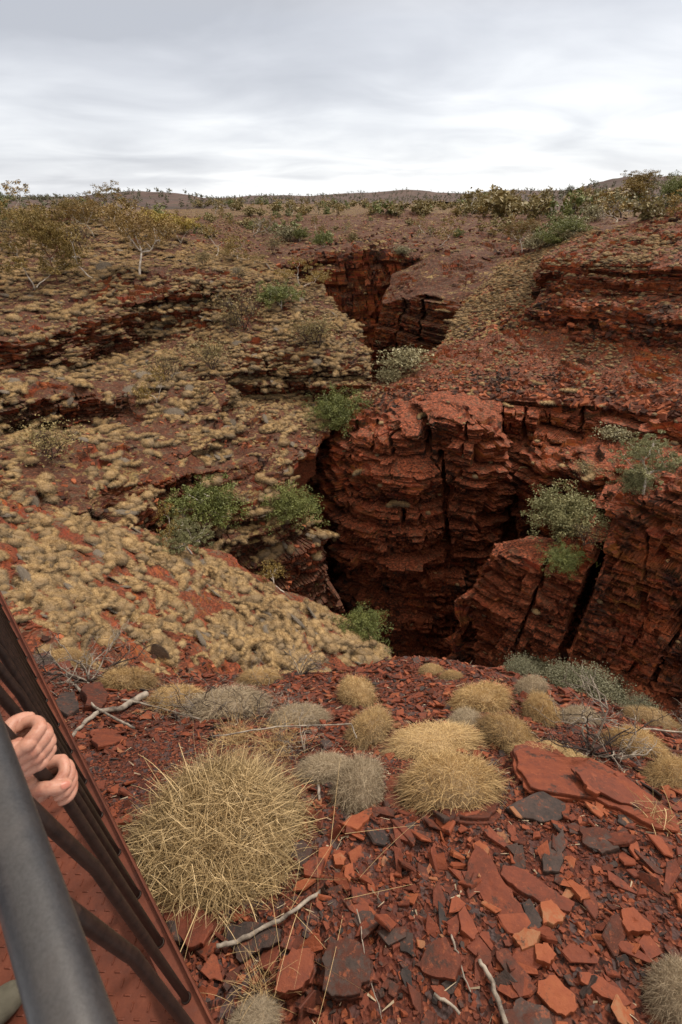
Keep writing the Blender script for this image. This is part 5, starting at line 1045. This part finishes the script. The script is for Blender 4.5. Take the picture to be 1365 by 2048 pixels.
for a_ in ((900, 1590, 235, 130, 1, 'wide straw hummock with long drooping stalks right of the centre', 1.2, .2), (718, 1590, 150, 120, 2, 'grey dying hummock leaning between two straw hummocks', .9, 1.2),
           (655, 1545, 130, 60, 2, 'low grey dead hummock touching the leaning grey one', 1.1, 0), (870, 1490, 210, 46, 3, 'long low straw hummock like a bank behind the wide one', 1.5, .1), (738, 1468, 128, 78, 0, 'straw hummock above the grey dying one', 1., 1.),
           (712, 1400, 108, 66, 1, 'roundest straw hummock near the edge of the drop', 1., 2.), (965, 1412, 140, 74, 3, 'broad straw hummock at the edge under the gorge wall', 1.15, .3), (1085, 1432, 105, 70, 0, 'straw hummock right of the broad one at the edge', 1., 1.5),
           (1065, 1380, 80, 46, 2, 'greyish hummock at the very edge behind the straw ones', 1.1, .4), (1018, 1478, 130, 72, 1, 'rounded straw hummock in front of the pair at the edge', 1.1, 2.4), (930, 1450, 90, 46, 2, 'small grey-straw hummock left of the rounded one', 1., .8),
           (1110, 1520, 170, 40, 3, 'low straw mat above the huge bedrock slab', 1.5, 2.8), (1160, 1440, 100, 44, 2, 'sparse grey tuft behind the dead shrub', 1.2, .1), (1275, 1500, 125, 66, 1, 'straw hummock right of the dead shrub', 1.1, 2.6),
           (1335, 1560, 125, 84, 0, 'straw hummock with green sprigs at the right edge', 1.1, .5), (1310, 1445, 110, 40, 3, 'flat straw hummock on the right brow', 1.4, 2.6), (1230, 1610, 90, 26, 3, 'straw strip behind the bedrock slab', 1.6, 2.5),
           (450, 1420, 190, 66, 2, 'large grey-straw hummock tangled with dead twigs', 1.3, .1), (360, 1400, 120, 50, 3, 'straw hummock behind the pale branch', 1.3, 0), (858, 1342, 52, 26, 1, 'small straw tuft on the brow above the pit', 1.2, .1),
           (903, 1352, 48, 26, 0, 'small straw tuft beside the other on the brow', 1., .1), (255, 1370, 120, 60, 3, 'straw hummock behind the burnt shrub', 1.2, 0), (520, 1360, 90, 40, 3, 'small straw hummock on the far brow', 1.3, 0.), (130, 1330, 100, 46, 1, 'straw hummock behind the rocks by the railing', 1.2, 0.), (600, 1440, 130, 50, 2, 'grey twiggy hummock in the middle of the dead twigs', 1.2, 0.),
           (1352, 1990, 150, 130, 2, 'grey-straw hummock cut by the right bottom corner', 1., .4), (505, 2048, 120, 60, 2, 'dry grey tuft at the bottom beside the railing', 1., .4)):
    hummock(*a_[:6], el=a_[6], rz=a_[7])
for k, m in enumerate(nearM):
    if k not in used_near: bpy.data.objects.remove(m)
rng = np.random.default_rng(44); LI = []
for q_, (p, n, r, t2) in enumerate(litter):
    Rm = frame(n, math.atan2(t2[1], t2[0]), .05, rng); sc = np.array([r * 1.15, r * .8, r * .2])
    if q_ == 0:
        _g = spinifex_mesh(900, 1500, .22, .02, .6, messy=1.0, lift=0., base_t=.4).build('dead_needle_mat', 'needle_mat'); Sm = Rm @ np.diag(sc); _g.matrix_world = Matrix([[*Sm[q], p[q]] for q in range(3)] + [[0, 0, 0, 1]]); tag(_g, kind='stuff')
    elif rng.random() < .45: LI.append((p, mat_euler(Rm), sc, 0))
cover_object(LI, 'dead_needle_mats', {0: _g})
# loose stalks that arch out of the hummocks
def stalks(px, py, n, L, seed, label, up=.5, w=.0022, mat='straw', bend=.5, spread=1.):
    p, nn = ground(px, py); rng = np.random.default_rng(seed); a = rng.random(n) * 6.28; D = np.stack([np.cos(a) * spread, np.sin(a) * spread, up + .6 * rng.random(n)], 1)
    S = np.stack([rng.normal(0, L * .22, n), rng.normal(0, L * .22, n), np.full(n, .01)], 1)
    V, Fq, T = blades(S, D, L * (.5 + .7 * rng.random(n)), np.full(n, w), bend * (.4 + rng.random(n)), 6, rng, .45 + .55 * rng.random(n)); g = Geo(); g.add(V, Fq, T)
    o = g.build('dry_grass', mat); o.location = p; tag(o, label, 'dry grass'); return o
stalks(890, 1600, 60, .36, 600, 'long dry stalks hanging from the wide straw hummock', .3, bend=.9)
stalks(470, 1480, 300, .24, 601, 'dry golden grass standing behind the biggest hummock', .9, bend=.4)
stalks(560, 1490, 260, .28, 602, 'dry grass between the biggest hummock and the grey one', .8, bend=.4)
stalks(520, 1990, 150, .16, 603, 'short dry grass near the bottom beside the railing', .8, w=.0016)
stalks(620, 1800, 26, .42, 604, 'few long pale stalks lying over the stones', .12, w=.0018, bend=.2)
stalks(330, 1420, 120, .30, 605, 'dry grass in front of the straw hummocks by the branch', .8)
stalks(1320, 1640, 60, .2, 606, 'green-gold sprigs at the right edge', .9, mat='straw_green', bend=.3, w=.004)

# ------------------------------------------------------------------ dead shrubs, branches, sticks
def dead_shrub(px, py, wpx, hpx, seed, label, mats=('wood_grey', 'wood_black'), nst=7, fine=1., flatn=.5, name='dead_shrub', cat='dead shrub', r0=.011, lv=3):
    p, n = ground(px, py); w = size_at(p, wpx) * .5; h = size_at(p, hpx); rng = np.random.default_rng(seed); root = empty(name, p)
    def br(g, q, d, L, r, l):
        k = 6; pts = [q]; dd = d.copy()
        for i in range(k): dd = dd + rng.normal(0, .24, 3); dd[2] = dd[2] * .94 + .01; dd /= np.linalg.norm(dd); pts.append(pts[-1] + dd * L / k * [1, 1, .9])
        g.tube(pts, np.linspace(r, max(r * .5, .0011), k + 1), 5 if l < 2 else 3, rng.random())
        if l >= lv: return
        for i in range(int(rng.integers(2, 5))):
            nd = dd + rng.normal(0, .75, 3) * [1, 1, flatn]; nd /= np.linalg.norm(nd); br(g, pts[int(rng.integers(2, k + 1))], nd, L * rng.uniform(.45, .8), r * .58, l + 1)
    for i in range(nst):
        a = 2 * math.pi * i / nst + rng.random() * .6; d = np.array([math.cos(a) * w, math.sin(a) * w, h * rng.uniform(.5, 1.1)]); L = np.linalg.norm(d) * .55; g = Geo()
        br(g, np.array([0, 0, 0.]), d / np.linalg.norm(d), L, r0 * rng.uniform(.6, 1), 0); g.build('branch', mats[0 if rng.random() < .55 * fine else 1], root, True)
    tag(root, label, cat); return root
dead_shrub(178, 1362, 270, 95, 700, 'burnt shrub with black stems and bleached twigs near the railing', fine=.7, r0=.013, nst=10)
dead_shrub(1185, 1505, 230, 150, 701, 'dead shrub with bleached crooked branches on the right', fine=.7, r0=.010, nst=10)
dead_shrub(600, 1345, 130, 40, 702, 'dry grey heath bush on the brow', nst=14, r0=.006, fine=.6)
dead_shrub(520, 1440, 260, 60, 703, 'tangle of fine grey twigs behind the biggest hummock', nst=14, r0=.005, flatn=.3)
dead_shrub(400, 1430, 220, 60, 704, 'tangle of pale bent twigs over the grey-straw hummock', nst=12, r0=.006, flatn=.3, fine=1.3)
dead_shrub(610, 1500, 180, 60, 705, 'dead twigs between the biggest hummock and the grey one', nst=12, r0=.004, flatn=.3)
dead_shrub(1372, 1470, 90, 110, 706, 'pale dead shrub cut by the right edge', nst=5, r0=.008, fine=1.5)
dead_shrub(90, 1270, 150, 80, 707, 'pale dead twigs behind the railing at the left', nst=6, r0=.012, fine=1.4)
def stick(pts, w0, w1, name, mat, label, lift=.012, seed=0):
    rng = np.random.default_rng(seed); Q = [ground(x, y)[0] for x, y in pts]; Q = np.array(Q); Q[:, 2] += lift; k = 5; R_ = []
    for a, b in zip(Q[:-1], Q[1:]):
        for i in range(k): R_.append(a + (b - a) * i / k + rng.normal(0, .0025, 3))
    R_.append(Q[-1]); c = R_[0]; g = Geo(); R_ = np.array(R_); r0, r1 = size_at(c, w0) * .5, size_at(R_[-1], w1) * .5
    g.tube(R_ - c, np.linspace(r0, r1, len(R_)) * (1 + rng.normal(0, .08, len(R_))), 8); o = g.build(name, mat, smooth=True); o.location = c; tag(o, label, 'stick'); return o
stick([(433, 1897), (475, 1888), (530, 1858), (575, 1838), (650, 1782)], 9, 7, 'fallen_branch', 'wood_grey', 'straight pale stick lying over the lichen-marked dark slab', .04)
stick([(150, 1475), (175, 1445), (205, 1425), (245, 1420), (268, 1404), (292, 1392)], 7, 14, 'fallen_branch', 'wood_grey', 'thick pale crooked branch beside the railing', .05, 3)
stick([(155, 1378), (190, 1420), (240, 1450), (272, 1465)], 5, 5, 'fallen_branch', 'wood_grey', 'thin grey branch crossing the thick pale one', .08, 4)
stick([(245, 1402), (290, 1412), (350, 1425), (400, 1440)], 5, 3, 'fallen_branch', 'wood_grey', 'thin dry branch lying toward the grey-straw hummock', .04, 5)
stick([(898, 1875), (915, 1910), (940, 1985)], 5, 3, 'fallen_stick', 'wood_grey', 'pale stick beside the triangular maroon slab', .03, 6)
stick([(958, 1920), (985, 1965), (1012, 2050)], 9, 11, 'fallen_stick', 'wood_grey', 'brown-grey stick running to the bottom of the picture', .03, 7)
stick([(870, 1985), (920, 2030)], 6, 6, 'fallen_stick', 'wood_grey', 'short pale stick near the bottom centre', .03, 8)
stick([(640, 1575), (636, 1602)], 6, 5, 'fallen_stick', 'wood_grey', 'short upright pale stick right of the biggest hummock', .03, 9)
stick([(718, 1820), (735, 1920), (760, 2040)], 2.5, 2, 'dry_stalk', 'wood_grey', 'long thin pale stalk left of the triangular slab', .03, 10)
stick([(430, 1500), (560, 1480), (700, 1470), (715, 1500)], 3, 3, 'dry_stalk', 'wood_grey', 'thin bent twig arching over the grey tangle', .16, 11)
stick([(1215, 1478), (1290, 1475), (1365, 1480)], 5, 3, 'fallen_stick', 'wood_grey', 'bleached branch reaching to the right edge', .12, 12)
for k, (x, y, h, w) in enumerate(((1045, 1338, 20, 1.7), (1090, 1348, 25, 1.8), (1135, 1362, 28, 1.6), (1185, 1380, 36, 1.5), (1235, 1400, 38, 1.4), (1283, 1422, 26, 1.4))):
    plant(shrG, x, y, h, 'grey-green shrub in the row growing on the right brow above the gorge', 'shrubs on the right brow', wide=w, sink=.02) if 'grey_shrub' in USED else plant(shrG, x, y, h, 'grey-green shrub in the row growing on the right brow above the gorge', 'shrubs on the right brow', wide=w, sink=.02)

# ------------------------------------------------------------------ lookout railing
DV = np.array([-.6884, .7254, 0.]); NV = np.array([.7254, .6884, 0.]); ZV = np.array([0, 0, 1.])
def LP(a, p, z): return DV * a + NV * p + ZV * z          # along the rail, outward, height
t = NT('red_steel'); P = t.pos
c = t.ramp(t.noise(P, 7, 6, .7), [(.35, (.060, .0155, .0085)), (.55, (.105, .027, .0135)), (.7, (.145, .042, .021))])
c = t.mix(t.ramp(t.noise(P, 26, 6, .75), [(.56, 0.), (.72, .6)]), c, (.085, .030, .022))
t.done(c, .62, t.noise(P, 120, 4, .7), .002, .4)
t = NT('dark_steel'); P = t.pos
c = t.ramp(t.noise(P, 60, 6, .7), [(.35, (.012, .007, .0055)), (.7, (.034, .018, .013))]); t.done(c, .5, t.noise(P, 220, 3), .001, .3)
t = NT('rail_metal'); P = t.pos
c = t.ramp(t.noise(P, 300, 5, .75), [(.35, (.025, .0245, .027)), (.65, (.043, .042, .046))]); c = t.mix(t.ramp(t.noise(P, 14, 4, .6), [(.45, 0.), (.75, .35)]), c, (.10, .085, .08))
t.b.inputs['Specular IOR Level'].default_value = .6
t.done(c, t.ramp(t.noise(P, 90, 4), [(.3, .34), (.7, .46)]), t.noise(P, 500, 3), .0004, .25, .25)
rail = empty('railing', LP(0.6, -.07, -1.65)); tag(rail, 'steel lookout railing with grey round handrail and dark upright bars', 'railing')
def part(g, name, mat, parent, smooth=False):
    o = g.build(name, mat, parent, smooth); loc = parent.location if parent.parent is None else None
    if loc is not None: o.matrix_parent_inverse.identity(); o.location = (0, 0, 0); o.data.transform(__import__('mathutils').Matrix.Translation(-loc))
    return o
g = Geo(); k = 60; g.tube([LP(a, -.0965, -.552) for a in np.linspace(-1.6, 6.0, k)], .0262, 40); part(g, 'handrail', 'rail_metal', rail, True)
BASE0, SPC = .4850, .1430
for i in range(-9, 38):
    a = BASE0 + SPC * i; g = Geo(); pts = [LP(a, -.070, -1.648), LP(a, -.070, -1.2), LP(a, -.070, -.875), LP(a, -.0705, -.862), LP(a, -.0720, -.848), LP(a, -.083, -.71), LP(a, -.094, -.572)]
    g.tube(pts, .0092, 14, .5)
    g.tube([LP(a, -.070, -1.6515), LP(a, -.070, -1.6475)], [.0125, .0098], 14, .5)          # weld bead
    part(g, 'upright_bar', 'dark_steel', rail, True)
g = Geo()                                                         # toe angle: flange, upstand and outer edge
g.box(LP(2.2, -.074, -1.656), 7.6, .056, .008, DV, NV, ZV)
g.box(LP(2.2, -.0445, -1.700), 7.6, .0045, .122, DV, NV, ZV)
g.box(LP(2.2, -.1005, -1.6785), 7.6, .004, .05, DV, NV, ZV)
part(g, 'toe_board', 'red_steel', rail)
g = Geo()
for a in np.arange(-.4, 5.9, .57): g.tube([LP(a, -.0415, -1.668), LP(a, -.0365, -1.668)], .007, 6)
deck = empty('walkway_deck', LP(.6, -.7, -1.71)); tag(deck, 'red dusty steel chequer plate walkway behind the railing', 'walkway')
g = Geo(); g.box(LP(2.2, -.845, -1.7085), 7.6, 1.48, .006, DV, NV, ZV)
for ia, a in enumerate(np.arange(-.5, 4.6, .030)):
    for ip, p_ in enumerate(np.arange(-1.35, -.108, .030)):
        sgn = 1 if (ia + ip) % 2 else -1; ax = (DV * math.cos(.785) + NV * sgn * math.sin(.785)); ay = np.cross(ZV, ax)
        g.box(LP(a, p_, -1.7050), .024, .0062, .0042, ax, ay, ZV, taper=.5)
part(g, 'chequer_plate', 'red_steel', deck)
for p_ in (-.16, -1.5):
    g = Geo(); g.box(LP(2.2, p_, -1.79), 7.6, .05, .14, DV, NV, ZV); g.box(LP(2.2, p_, -1.864), 7.6, .1, .008, DV, NV, ZV); part(g, 'support_beam', 'red_steel', deck)
g = Geo(); g.box(LP(-.2, -.845, -2.1), .12, 1.2, .48, DV, NV, ZV); part(g, 'footing', 'red_steel', deck)

# ------------------------------------------------------------------ person holding an upright bar
def skin_mat():
    t = NT('skin'); P = t.pos
    c = t.ramp(t.noise(P, 45, 5, .65), [(.35, (.33, .135, .092)), (.5, (.42, .205, .145)), (.62, (.45, .23, .165)), (.75, (.44, .15, .11))])
    t.b.inputs['Subsurface Weight'].default_value = .12; t.b.inputs['Subsurface Radius'].default_value = (.012, .005, .003); t.b.inputs['Subsurface Scale'].default_value = .6
    t.b.inputs['Specular IOR Level'].default_value = .4
    return t.done(c, .5, t.math('ADD', t.noise(P, 260, 4, .7), t.noise(P, 90, 3)), .0012, .35)
skin_mat()
t = NT('nail'); t.done((.42, .16, .115), .35)
t = NT('shirt_cloth'); t.done(t.ramp(t.noise(t.pos, 9, 4), [(.3, (.06, .07, .10)), (.7, (.09, .10, .14))]), .9, t.noise(t.pos, 300, 2), .001, .4)
t = NT('trouser_cloth'); t.done((.09, .085, .075), .9, t.noise(t.pos, 200, 3), .001, .4)
t = NT('shoe_leather'); t.done(t.ramp(t.noise(t.pos, 30, 4), [(.3, (.06, .055, .04)), (.7, (.11, .10, .075))]), .75, t.noise(t.pos, 150, 3), .001, .4)
t = NT('hair'); t.done((.06, .035, .02), .6, t.noise(t.pos, (400, 400, 40), 3), .003, .6)
def blob(g, pts, rad, sides=16):
    """tapered limb with rounded ends, for fusing"""
    pts = np.asarray(pts, float); rad = np.asarray(rad, float)
    # dense Catmull-like resampling
    t_ = np.linspace(0, len(pts) - 1, (len(pts) - 1) * 7 + 1); i = np.minimum(t_.astype(int), len(pts) - 2); f = t_ - i
    pm = pts[np.maximum(i - 1, 0)]; p0 = pts[i]; p1 = pts[i + 1]; p2 = pts[np.minimum(i + 2, len(pts) - 1)]; f_ = f[:, None]
    Q = .5 * ((2 * p0) + (-pm + p1) * f_ + (2 * pm - 5 * p0 + 4 * p1 - p2) * f_ ** 2 + (-pm + 3 * p0 - 3 * p1 + p2) * f_ ** 3); rr = rad[i] + (rad[i + 1] - rad[i]) * f
    d0 = (Q[0] - Q[1]) / np.linalg.norm(Q[0] - Q[1]); d1 = (Q[-1] - Q[-2]) / np.linalg.norm(Q[-1] - Q[-2])
    A = [(Q[0] + d0 * rr[0] * c_, rr[0] * math.sqrt(max(1 - c_ * c_, .01))) for c_ in (.97, .8, .5)]; B = [(Q[-1] + d1 * rr[-1] * c_, rr[-1] * math.sqrt(max(1 - c_ * c_, .01))) for c_ in (.5, .8, .97)]
    P = np.array([a[0] for a in A] + list(Q) + [b[0] for b in B]); r_ = np.array([a[1] for a in A] + list(rr) + [b[1] for b in B]); g.tube(P, r_, sides)
def fuse(g, voxel, it=6, fac=.5):
    me_o = g.build('tmp', 'skin'); m = me_o.modifiers.new('r', 'REMESH'); m.mode = 'VOXEL'; m.voxel_size = voxel; m.use_smooth_shade = True
    m2 = me_o.modifiers.new('s', 'SMOOTH'); m2.factor = fac; m2.iterations = it
    dg = bpy.context.evaluated_depsgraph_get(); ev = me_o.evaluated_get(dg); me = bpy.data.meshes.new_from_object(ev); bpy.data.objects.remove(me_o)
    V = np.zeros(len(me.vertices) * 3); me.vertices.foreach_get('co', V); F_ = [tuple(p.vertices) for p in me.polygons]
    F4 = np.array([f for f in F_ if len(f) == 4]); F3 = np.array([f for f in F_ if len(f) == 3]); return V.reshape(-1, 3), F3, F4
AB = BASE0 + SPC                                                    # the bar held
def hand_geo(zc, side, hs=1.0):
    """side +1: hand whose palm is on the far (+along) side, fingertips and thumb toward the camera; -1: back of the hand toward the camera"""
    g = Geo()
    def Q(n, d, z): return LP(AB + side * d * hs, -.0705 + n * hs, zc + z * hs)
    Ls = [1.0, 1.10, 1.04, .86]; fr = [.0093, .0096, .0092, .0082]
    for k in range(4):
        z = .029 - .0194 * k; L = Ls[k]; r = fr[k]
        pts = [Q(-.026, .024, z * .9 - .003), Q(.000, .0255, z), Q(.0235 * L, .0125 * L, z + .002 * (1.5 - k)), Q(.0225 * L, -.0085, z - .0005), Q(.009, -.0195, z - .002), Q(-.004, -.0185, z - .003)]
        blob(g, pts, [r * 1.05, r * 1.10, r * 1.06, r * .99, r * .96, r * .82])
        blob(g, [Q(-.001, .0275, z), Q(.004, .0275, z)], [r * 1.16, r * 1.10])       # knuckle
        blob(g, [Q(.0250 * L, .0125 * L, z + .002 * (1.5 - k)), Q(.0252 * L, .0095 * L, z + .002 * (1.5 - k))], [r * 1.04, r * 1.04])
    for k, z in enumerate((.026, .010, -.008, -.024)):                     # palm pressed against the bar
        blob(g, [Q(-.085, .024, -.010 + z * .35), Q(-.05, .020, z * .75), Q(-.018, .017, z), Q(-.010, .014, z)], [.018, .0165, .0135, .010])
    blob(g, [Q(-.078, .014, .002), Q(-.048, .004, .014), Q(-.022, -.004, .024)], [.016, .0168, .0135])     # ball of the thumb
    th = [Q(-.036, -.002, .020), Q(-.022, -.014, .031), Q(-.006, -.0265, .032), Q(.008, -.0315, .025), Q(.0165, -.0315, .021)]
    blob(g, th, [.0138, .0116, .0108, .0106, .0084])
    blob(g, [Q(-.080, .021, -.006), Q(-.11, .026, -.012), Q(-.16, .036, -.023)], [.020, .0205, .023])     # wrist
    return g, th, Q
ZU, ZL = -.700, -.822
BX = LP(.70, -.50, 0)                                                # the body stands on the walkway, inboard of the bars
def LB(a, p, z): return LP(a, p, z)
gh = Geo()
for zc, side in ((ZU, -1), (ZL, 1)):
    g_, th_, Q_ = hand_geo(zc, side, .92); V = np.concatenate(g_.V); gh.add2(V, np.concatenate(g_.F3), np.concatenate(g_.F4))
    if side > 0: thumb = th_
    w = Q_(-.15, .036, -.023); el = LP(.56 + .30 * (side > 0), -.42, zc - .16); blob(gh, [w, (w + el) / 2 + [0, 0, -.01], el], [.024, .030, .036])
Vh, F3h, F4h = fuse(gh, .00125, 3, .45)
gb = Geo(); SH = -.42                                                 # shoulder height
blob(gb, [LP(.70, -.60, -.93), LP(.70, -.60, -.80), LP(.70, -.59, -.62), LP(.70, -.58, -.47)], [.115, .105, .12, .10], 20)
for sd_ in (-1, 1):
    sh = LP(.70 + .15 * sd_, -.58, -.48); el = LP(.56 + .30 * (sd_ > 0), -.42, (ZL if sd_ > 0 else ZU) - .16)
    blob(gb, [LP(.70 + .06 * sd_, -.58, -.46), sh, (sh + el) / 2 + [0, 0, -.02], el], [.06, .05, .042, .037])
    hip = LP(.70 + .07 * sd_, -.60, -.92); kn = LP(.70 + .09 * sd_, -.55, -1.28); an = LP(.70 + .10 * sd_, -.58 + .06 * (sd_ > 0), -1.62)
    blob(gb, [hip, (hip + kn) / 2, kn, (kn * .6 + an * .4), an], [.085, .075, .055, .055, .036])
    blob(gb, [an, an + NV * .05 + [0, 0, -.035], an + NV * .13 + [0, 0, -.05]], [.036, .034, .025])
blob(gb, [LP(.70, -.58, -.45), LP(.70, -.57, -.36)], [.048, .045])                    # neck
blob(gb, [LP(.70, -.585, -.285), LP(.70, -.575, -.22)], [.083, .085], 20); blob(gb, [LP(.70, -.55, -.33), LP(.70, -.56, -.27)], [.055, .065])      # head and jaw
blob(gb, [LP(.70, -.482, -.262), LP(.70, -.470, -.288)], [.009, .012]); [blob(gb, [LP(.70 + q * .083, -.575, -.245), LP(.70 + q * .088, -.58, -.285)], [.014, .010]) for q in (-1, 1)]
blob(gb, [LP(.675, -.492, -.318), LP(.70, -.484, -.317), LP(.725, -.492, -.318)], [.006, .008, .006])
Vb, F3b, F4b = fuse(gb, .008, 6)
G = Geo(); G.add2(Vh, F3h, F4h); G.add2(Vb, F3b, F4b)
per = G.build('person', 'skin', smooth=True); tag(per, 'person mostly outside the picture, both hands gripping one dark upright bar of the railing', 'person')
g = Geo(); a_, b_ = np.array(thumb[-2]), np.array(thumb[-1])          # thumbnail, lying on the back of the thumb tip
camd = -(a_ + b_) / 2; camd /= np.linalg.norm(camd); ax = (b_ - a_) / np.linalg.norm(b_ - a_); up = camd - (camd @ ax) * ax; up /= np.linalg.norm(up); sd2 = np.cross(up, ax); cN = (a_ * .55 + b_ * .45)
Vn = []; nu_, nv_ = 9, 9
for i in range(nu_):
    for j in range(nv_):
        u = -1 + 2 * i / (nu_ - 1); v = -1 + 2 * j / (nv_ - 1); r_ = math.sqrt(max(0, 1 - .5 * v * v)) ; x_ = u * .0058 * r_; y_ = v * .0072 * math.sqrt(1 - .4 * u * u)
        Vn.append(cN + ax * y_ + sd2 * x_ + up * (.0112 - (x_ ** 2) / .018 - max(0, v) ** 2 * .0012))
idx = np.arange(81).reshape(9, 9); g.add(Vn, np.stack([idx[:-1, :-1], idx[1:, :-1], idx[1:, 1:], idx[:-1, 1:]], -1).reshape(-1, 4)); g.build('thumbnail', 'nail', per, True)
g = Geo(); blob(g, [LP(.70, -.60, -.92), LP(.70, -.60, -.80), LP(.70, -.59, -.62), LP(.70, -.58, -.46)], [.126, .118, .132, .108], 20)
for sd_ in (-1, 1):
    sh = LP(.70 + .15 * sd_, -.58, -.48); el = LP(.56 + .30 * (sd_ > 0), -.42, (ZL if sd_ > 0 else ZU) - .16); blob(g, [LP(.70 + .06 * sd_, -.58, -.465), sh, (sh + el) / 2 + [0, 0, -.02]], [.07, .06, .053])
Vs, a3, a4 = fuse(g, .008, 3); g = Geo(); g.add2(Vs, a3, a4); g.build('shirt', 'shirt_cloth', per, True)
g = Geo(); blob(g, [LP(.70, -.60, -.98), LP(.70, -.60, -.90)], [.125, .12], 20)
for sd_ in (-1, 1):
    hip = LP(.70 + .07 * sd_, -.60, -.92); kn = LP(.70 + .09 * sd_, -.55, -1.28); an = LP(.70 + .10 * sd_, -.58 + .06 * (sd_ > 0), -1.62); blob(g, [hip, (hip + kn) / 2, kn, (kn * .6 + an * .4), an + [0, 0, .05]], [.1, .09, .072, .070, .058])
Vs, a3, a4 = fuse(g, .008, 3); g = Geo(); g.add2(Vs, a3, a4); g.build('trousers', 'trouser_cloth', per, True)
for an in (LP(.60, -.60, -1.655), LP(.795, -.525, -1.655)):
    g = Geo(); blob(g, [an + NV * -.04, an + NV * .05 + [0, 0, -.008], an + NV * .13 + [0, 0, -.014]], [.044, .043, .036])
    Vs, a3, a4 = fuse(g, .005, 4); Vs[:, 2] = np.maximum(Vs[:, 2], -1.7035); g = Geo(); g.add2(Vs, a3, a4); g.build('shoe', 'shoe_leather', per, True)
g = Geo(); blob(g, [LP(.70, -.60, -.27), LP(.70, -.588, -.20)], [.086, .090], 20); Vs, a3, a4 = fuse(g, .006, 3); g = Geo(); g.add2(Vs, a3, a4); g.build('hair', 'hair', per, True)
for q in (-1, 1):
    g = Geo(); blob(g, [LP(.70 + q * .031, -.505, -.262), LP(.70 + q * .031, -.503, -.262)], [.012, .012]); g.build('eye', 'nail', per, True)
